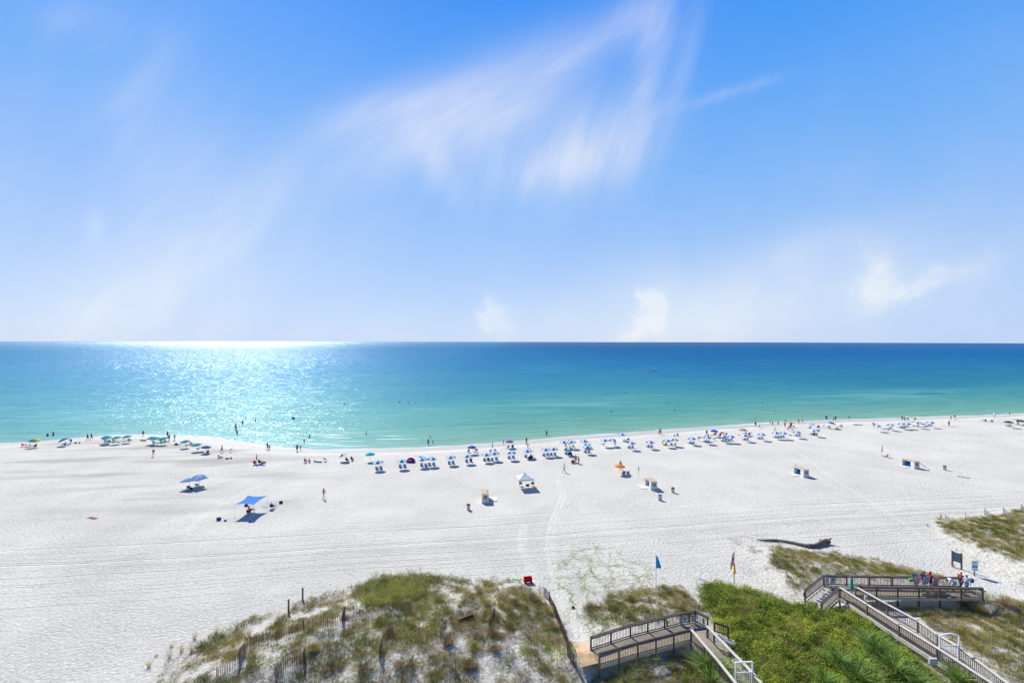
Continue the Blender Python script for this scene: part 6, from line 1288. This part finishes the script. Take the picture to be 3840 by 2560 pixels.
# magenta pop-up tent
p = zat('C',1118,818); mt = empty('beach_tent', p, R(8), 'magenta dome beach tent among the blue umbrellas', 'tent'); b = MB(); rows = []
for i in range(9):
    t_ = math.pi*i/8; row = []
    for j in range(7):
        q = j/6; w_ = (1.08-.25*q); row.append(V((-math.cos(t_)*w_*(1 if math.sin(t_) < .3 else 1), -.6+1.5*q, math.sin(t_)*1.15*(1-.75*q**2)+.01)))
    rows.append(row)
b.sheet(rows, .01); b.build('dome', cmat((160,40,140), .6, 'canopy'), mt); b = MB()
b.add([(-1.05,-.62,0),(1.05,-.62,0),(.9,-.62,.55),(0,-.62,1.1),(-.9,-.62,.55)], [(0,1,2,3,4)]); b.add([(-1.05,-.60,0),(1.05,-.60,0),(.9,-.60,.55),(0,-.60,1.1),(-.9,-.60,.55)], [(4,3,2,1,0)]); b.build('front_panel', cmat((150,36,132)), mt)
b = MB(); b.box((-.25,-.66,.55),(.75,.02,.32)); b.build('mesh_window', cmat((214,150,205)), mt)
# ------------------------------------------------------------------ rental storage boxes
PLY = mat('plywood', (.58,.44,.29), .8, .12, 4); WPAINT = mat('white_painted_board', (.74,.74,.72), .6, .05, 3)
def storage(p, side, rot, label, mats=True, prop=False):
    """end wall faces the land; side = -1/+1 is the open side; the door panel lies on the sand there"""
    root = empty('storage_box', p, R(rot), label, 'storage box', 'white rental storage boxes on the beach'); W, L, H, t_ = 1.25, 2.9, 1.55, .05
    b = MB(); b.box((0, t_/2, H/2), (W, t_, H)); b.box((0, L-t_/2, H/2), (W, t_, H)); b.box((-side*(W/2-t_/2), L/2, H/2), (t_, L-2*t_, H)); b.box((0, L/2, .03), (W-2*t_, L-2*t_, .06))
    b.box((side*(W/2-t_/2), .45, H/2), (t_, .8, H)) ; b.box((side*(W/2-t_/2), L/2+.4, H-.08), (t_, L-.95, .14)); b.build('walls', WPAINT, root)
    b = MB(); b.box((0, L*.16, H+.03), (W+.06, L*.27, .05)); b.box((0, L*.5, H+.03), (W+.06, L*.33, .05)); b.box((0, L*.84, H+.03), (W+.06, L*.29, .05)); b.build('roof', PLY, root)
    b = MB(); b.box((-side*(W/2-t_-.03), L/2, H/2), (.03, L-.15, H-.1)); b.build('inner_lining', PLY, root)
    b = MB(); x_ = side*(W/2+.12); b.beam((x_, L*.62, .06), (x_+side*1.35, L*.62, .10), L*.68, .05); b.build('door', WPAINT, root)
    b = MB(); b.box((.02, -.015, H*.66), (.62, .02, .62)); b.mi = 1
    for k in range(6): b.box((.02+random.uniform(-.03,.03), -.03, H*.66+.24-.095*k), (random.uniform(.36,.5), .012, .04))
    b.build('rule_board', [cmat((70,72,70), .6, 'paint'), cmat((190,190,185), .6, 'paint')], root)
    if mats:
        for k in range(3):
            b = MB(); b.box((side*-.12, 1.3+.48*k, .55), (.6, .42, .95)); b.box((side*.19, 1.3+.48*k, .8), (.03, .36, .05)); b.build('stacked_cushions', cmat((24,90,170)), root)
    return root
storage(zat('C',2028,1325), 1, 4, 'white storage box left of the centre, door lying to its right', mats=False)
storage(zat('E',175,1165), -1, 4, 'white storage box between the pole with a box and the barrel, second from left')
storage(zat('E',2040,1010), -1, 3, 'white storage box full of blue cushions with a person behind it, third from left')
sb = storage(zat('G',345,1205), -1, 5, 'rightmost white storage box with a slanting board against its end wall')
b = MB(); b.beam((.35,-.1,1.5),(1.9,-.9,.03),.35,.05); b.mi = 1; b.beam((.35,-.1,1.56),(1.3,-.6,.68),.2,.05); tag(b.build('leaning_board', [WPAINT, cmat((40,90,130))], None, sb.location, R(5)), 'white and blue board slanting against the rightmost storage box', 'board')
folded('C',2052,1300,1.9,(30,60,80),'folded dark blue umbrella leaning on the left storage box end')
trash_can(zat('C',1822,1405), 'dented steel trash barrel left of the leftmost storage box'); trash_can(zat('E',407,1195), 'steel trash barrel with black liner in the middle of the beach'); trash_can(zat('G',800,1225), 'steel trash barrel with a bulging liner on the right')
# A-frame sign
p = zat('E',250,1290); root = empty('sandwich_board', p, R(-12), 'white A-frame sign with blue header beside the middle storage box', 'sign'); H = 1.05
for s_, nm in ((-1,'front_panel'),(1,'back_panel')):
    b = MB(); b.beam((0,s_*.32,0),(0,s_*.03,H),.62,.03,(0,1,0))
    if s_ < 0:
        b.mi = 1; b.beam((0,-.14,.68),(0,-.055,1.0),.56,.012,(0,1,0)); b.mi = 2
        for k in range(4): b.beam((-.0,-.33+.045*k,.14+.12*k),(0,-.318+.045*k,.19+.12*k),.42-.06*(k % 2),.012,(0,1,0))
    b.build(nm, [WPAINT, cmat((50,70,130), .5, 'paint'), cmat((150,160,190), .5, 'paint')], root)
# pole with white box
p = zat('D',1945,1010); root = empty('pole', p, 0, 'thin white pole carrying a small white box near the orange umbrella', 'pole'); b = MB(); b.tube([(0,0,-.3),(0,0,2.2)], .03, 8); b.build('shaft', POLEM, root); b = MB(); b.box((0,0,1.75),(.36,.22,.62)); b.build('box', WPAINT, root); b = MB(); b.ball((0,0,2.2), .07, 8, 5); b.build('cap', cmat((50,54,60)), root)
# bar on the sand with a leaning stick
b = MB(); a_, c_ = zat('G',1003,1328), zat('G',1215,1362); b.beam((0,0,.05), V(c_)-V(a_)+V((0,0,.05)), .12, .1); tag(b.build('timber', [cmat((96,100,120), .7, 'paint')], None, a_), 'long grey bar lying on the sand at the right', 'bar')
b = MB(); a_ = zat('G',1100,1352); q = p2w(*zp('G',1056,1256), 1.3); b.tube([(0,0,-.1), V(q)-V(a_)], .025, 6); tag(b.build('stick', [POLEM], None, a_), 'white stick stuck in the sand, leaning over the grey bar', 'stick')
# flags
b0 = at(2461.8,2238); root = empty('flagpole', b0, 0, 'thin grey flagpole with a light blue flag behind the left boardwalk', 'flagpole'); b = MB(); b.tube([(0,0,-.4),(0,0,4.6)], [.035,.025], 8); b.build('pole', STEELP, root)
rows = []
for i in range(9):
    q = i/8; wd = .06+.5*q**.8 if q < .93 else .5; rows.append([V((.03+wd*j/5*(1), .05*math.sin(j*1.7+i*.5)*q, 4.5-1.35*q-.25*(j/5)*(1-q)*0)) for j in range(6)])
b = MB(); 
for s_ in (0, 1): 
    n_, m__ = 9, 6; vs = [p_+V((0,.012*s_,0)) for r__ in rows for p_ in r__]; fs = [(i*m__+j,(i+1)*m__+j,(i+1)*m__+j+1,i*m__+j+1) for i in range(n_-1) for j in range(m__-1)]; b.add(vs, fs if s_ else [f[::-1] for f in fs])
b.build('flag', cmat((56,168,212), .6, 'sling'), root)
b0 = at(2754.6,2226); root = empty('flagpole', b0, 0, 'dark flagpole with a drooping American flag above a yellow flag', 'flagpole'); b = MB(); b.tube([(0,0,-.4),(0,0,4.7)], [.04,.03], 8); b.build('pole', W_POST, root)
b = MB(); n_ = 26; m__ = 10
def fp(i, j): q = j/m__; t_ = i/n_; return V((-.04-.46*q*(.35+.65*t_)+.02*math.sin(i*.5+j), .07*math.sin(j*1.3+i*.15), 4.6-1.75*t_*(.75+.35*q)-.25*q))
for i in range(n_):
    for j in range(m__):
        b.mi = 2 if (i < 13 and j < 5) else (0 if (j % 2 == 0) else 1)
        if b.mi == 2 and (i*3+j*2) % 7 == 0: b.mi = 1
        q4 = [fp(i,j), fp(i+1,j), fp(i+1,j+1), fp(i,j+1)]; b.add(q4, [(0,1,2,3)]); b.add([p_+V((0,.01,0)) for p_ in q4], [(3,2,1,0)])
b.build('american_flag', [cmat((205,40,52), .6, 'sling'), cmat((236,236,238), .6, 'sling'), cmat((50,64,125), .6, 'sling')], root)
b = MB(); 
for i in range(10):
    for j in range(5):
        g_ = lambda i, j: V((.10-.30*j/5*(.6+.05*i)+.12*(i/10), .05*math.sin(j*2+i*.4)-.03, 3.35-1.05*i/10-.12*j/5)); q4 = [g_(i,j), g_(i+1,j), g_(i+1,j+1), g_(i,j+1)]; b.add(q4, [(0,1,2,3)]); b.add([p_+V((0,-.01,0)) for p_ in q4], [(3,2,1,0)])
b.build('yellow_flag', cmat((252,220,20), .6, 'sling'), root)
# beach rules sign and white sign by the right boardwalk
pa, pb = zat('K',1217,925), zat('K',1330,960); root = empty('sign_board', pa, 0, 'blue grey notice board between two brown wooden posts on the sand', 'sign'); d = V(pb)-V(pa)
for q in (V((0,0,0)), d): b = MB(); b.box((q.x, q.y, q.z+.85), (.13,.13,2.3)); b.build('post', W_POST, root)
b = MB(); md = d/2; az = math.atan2(d.y, d.x); b.box((md.x, md.y-.02, md.z+1.35), (d.xy.length-.14, .05, 1.15), (0,0,az)); b.mi = 1; nx, ny = math.sin(az), -math.cos(az)
b.box((md.x+nx*.035, md.y-.02+ny*.035, md.z+1.83), (d.xy.length-.3, .012, .12), (0,0,az))
b.mi = 2
for k in range(7): b.box((md.x+nx*.035, md.y-.02+ny*.035, md.z+1.65-.115*k), (d.xy.length*random.uniform(.6,.8), .012, .035), (0,0,az))
b.build('panel', [cmat((62,84,112), .6, 'paint'), cmat((110,150,180), .6, 'paint'), cmat((150,165,185), .6, 'paint')], root)
pa = zat('K',1487,1035); root = empty('sign_board', pa, R(-6), 'white notice sign with a blue picture on a single post beside the grass', 'sign'); b = MB(); b.box((0,0,.4),(.11,.09,1.5)); b.build('post', W_POST, root)
b = MB(); b.box((0,-.06,1.22),(.74,.03,1.22)); b.mi = 1; b.box((0,-.08,1.12),(.58,.012,.2)); b.box((-.1,-.084,1.2),(.3,.012,.12),(0,.3,0)); b.mi = 2
for k in range(4): b.box((.0,-.08,1.74-.09*k),(.52-.1*(k % 2),.012,.03))
b.mi = 3; b.box((0,-.08,.84),(.5,.012,.03)); b.box((0,-.08,.76),(.44,.012,.03)); b.build('panel', [cmat((222,232,240), .5, 'paint'), cmat((40,120,190), .5, 'paint'), cmat((90,160,110), .5, 'paint'), cmat((120,130,160), .5, 'paint')], root)
# driftwood trunk and rusty plank
pts = [zat('O',*q) for q in ((785,78),(860,92),(935,90),(1080,98),(1160,112),(1240,128),(1330,150),(1400,165),(1500,165),(1580,135),(1640,120),(1690,140))]; o_ = V(pts[0]); rad = [.06,.11,.13,.15,.15,.17,.19,.23,.27,.30,.31,.20]
b = MB(); P3 = [V(p)-o_+V((0,0,.12+r_*.4)) for p, r_ in zip(pts, rad)]; P3[9].z += .12; P3[10].z += .16; P3[11].z += .05; PP, RR = [], []
for i in range(len(P3)-1):
    for k in range(5): PP.append(P3[i].lerp(P3[i+1], k/5)); RR.append((rad[i]+(rad[i+1]-rad[i])*k/5)*random.uniform(.8,1.2))
b.tube(PP, RR, 9); b.tube([P3[4]+V((0,-.1,-.1)), P3[6]+V((.2,-.5,-.15)), P3[8]+V((0,-.5,-.1))], [.05,.06,.04], 6); b.tube([P3[10], P3[10]+V((.45,-.1,.3)), P3[10]+V((.7,0,.35))], [.16,.1,.05], 7); b.tube([P3[9], P3[9]+V((-.1,.3,.35))], [.14,.07], 7)
tag(b.build('driftwood', [wood('driftwood_bark', (.16,.13,.11), (.27,.24,.21))], None, o_), 'long bleached driftwood trunk with a knotted root end', 'driftwood')
a_ = zat('R',352,800); b = MB(); b.beam((-.75,-.25,.12),(.75,.35,.32),.42,.10); b.beam((-.7,-.3,.2),(.7,.28,.42),.08,.16); tag(b.build('plank', [mat('rusty_plank', (.15,.07,.035), .8, .4, 5)], None, a_), 'rust brown plank half buried in the left dune', 'plank')
# boat
p = p2w(2448,1388,WATER); root = empty('motor_boat', p, R(80), 'small white motor boat with a canopy far out on the sea', 'boat'); b = MB(); pr = []
for i in range(9):
    t_ = i/8; w_ = 1.1*(1-(max(0, t_-.45)/.55)**2.2); k_ = .55+.5*t_**2; y_ = -3+6*t_; pr.append([V((-w_,y_,k_)), V((-w_*.8,y_,.0)), V((0,y_,-.2)), V((w_*.8,y_,.0)), V((w_,y_,k_)), V((w_*.85,y_,k_-.1)), V((0,y_,k_-.35)), V((-w_*.85,y_,k_-.1))])
vs = [q for r_ in pr for q in r_]; b.add(vs, [(i*8+j, i*8+(j+1) % 8, (i+1)*8+(j+1) % 8, (i+1)*8+j) for i in range(8) for j in range(8)]+[tuple(range(8))[::-1]]); b.build('hull', mat('white_gelcoat', (.78,.78,.78), .25, .04), root)
b = MB(); b.box((0,-.6,2.15),(1.9,2.4,.08)); b.build('canopy', cmat((225,228,232)), root); b = MB(); [b.tube([(sx*.85,sy-.6,.4),(sx*.85,sy-.6,2.15)], .03, 6) for sx in (-1,1) for sy in (-1,1)]; b.box((0,-.2,.9),(.8,.5,1.)); b.build('console', STEELP, root); b = MB(); b.box((0,-3.15,.5),(.4,.4,.9)); b.build('outboard_motor', cmat((30,30,34)), root)
for q, c_ in ((V((-.5,-1.2,0)),(60,40,60)),(V((.4,-.9,0)),(200,60,60))): person(V(p)+V((q.y*1., q.x, .35)), 'stand', 90, 't', ('shirt',c_), ('shorts',(40,40,50)), 'b', 'person standing in the boat, '+('in dark clothes' if c_[0] < 100 else 'in red'), 1)
p = p2w(2610,1287.3,WATER); root = empty('motor_boat', p, R(-90), 'distant white speedboat on the horizon trailing a wake', 'boat'); root.scale = (5,5,5)
b = MB(); b.add(vs, [(i*8+j, i*8+(j+1) % 8, (i+1)*8+(j+1) % 8, (i+1)*8+j) for i in range(8) for j in range(8)]+[tuple(range(8))[::-1]]); b.build('hull', mat('white_gelcoat', (.78,.78,.78), .25, .04), root); b = MB(); b.box((0,-.4,1.2),(1.3,1.6,.9)); b.build('cabin', WPAINT, root)
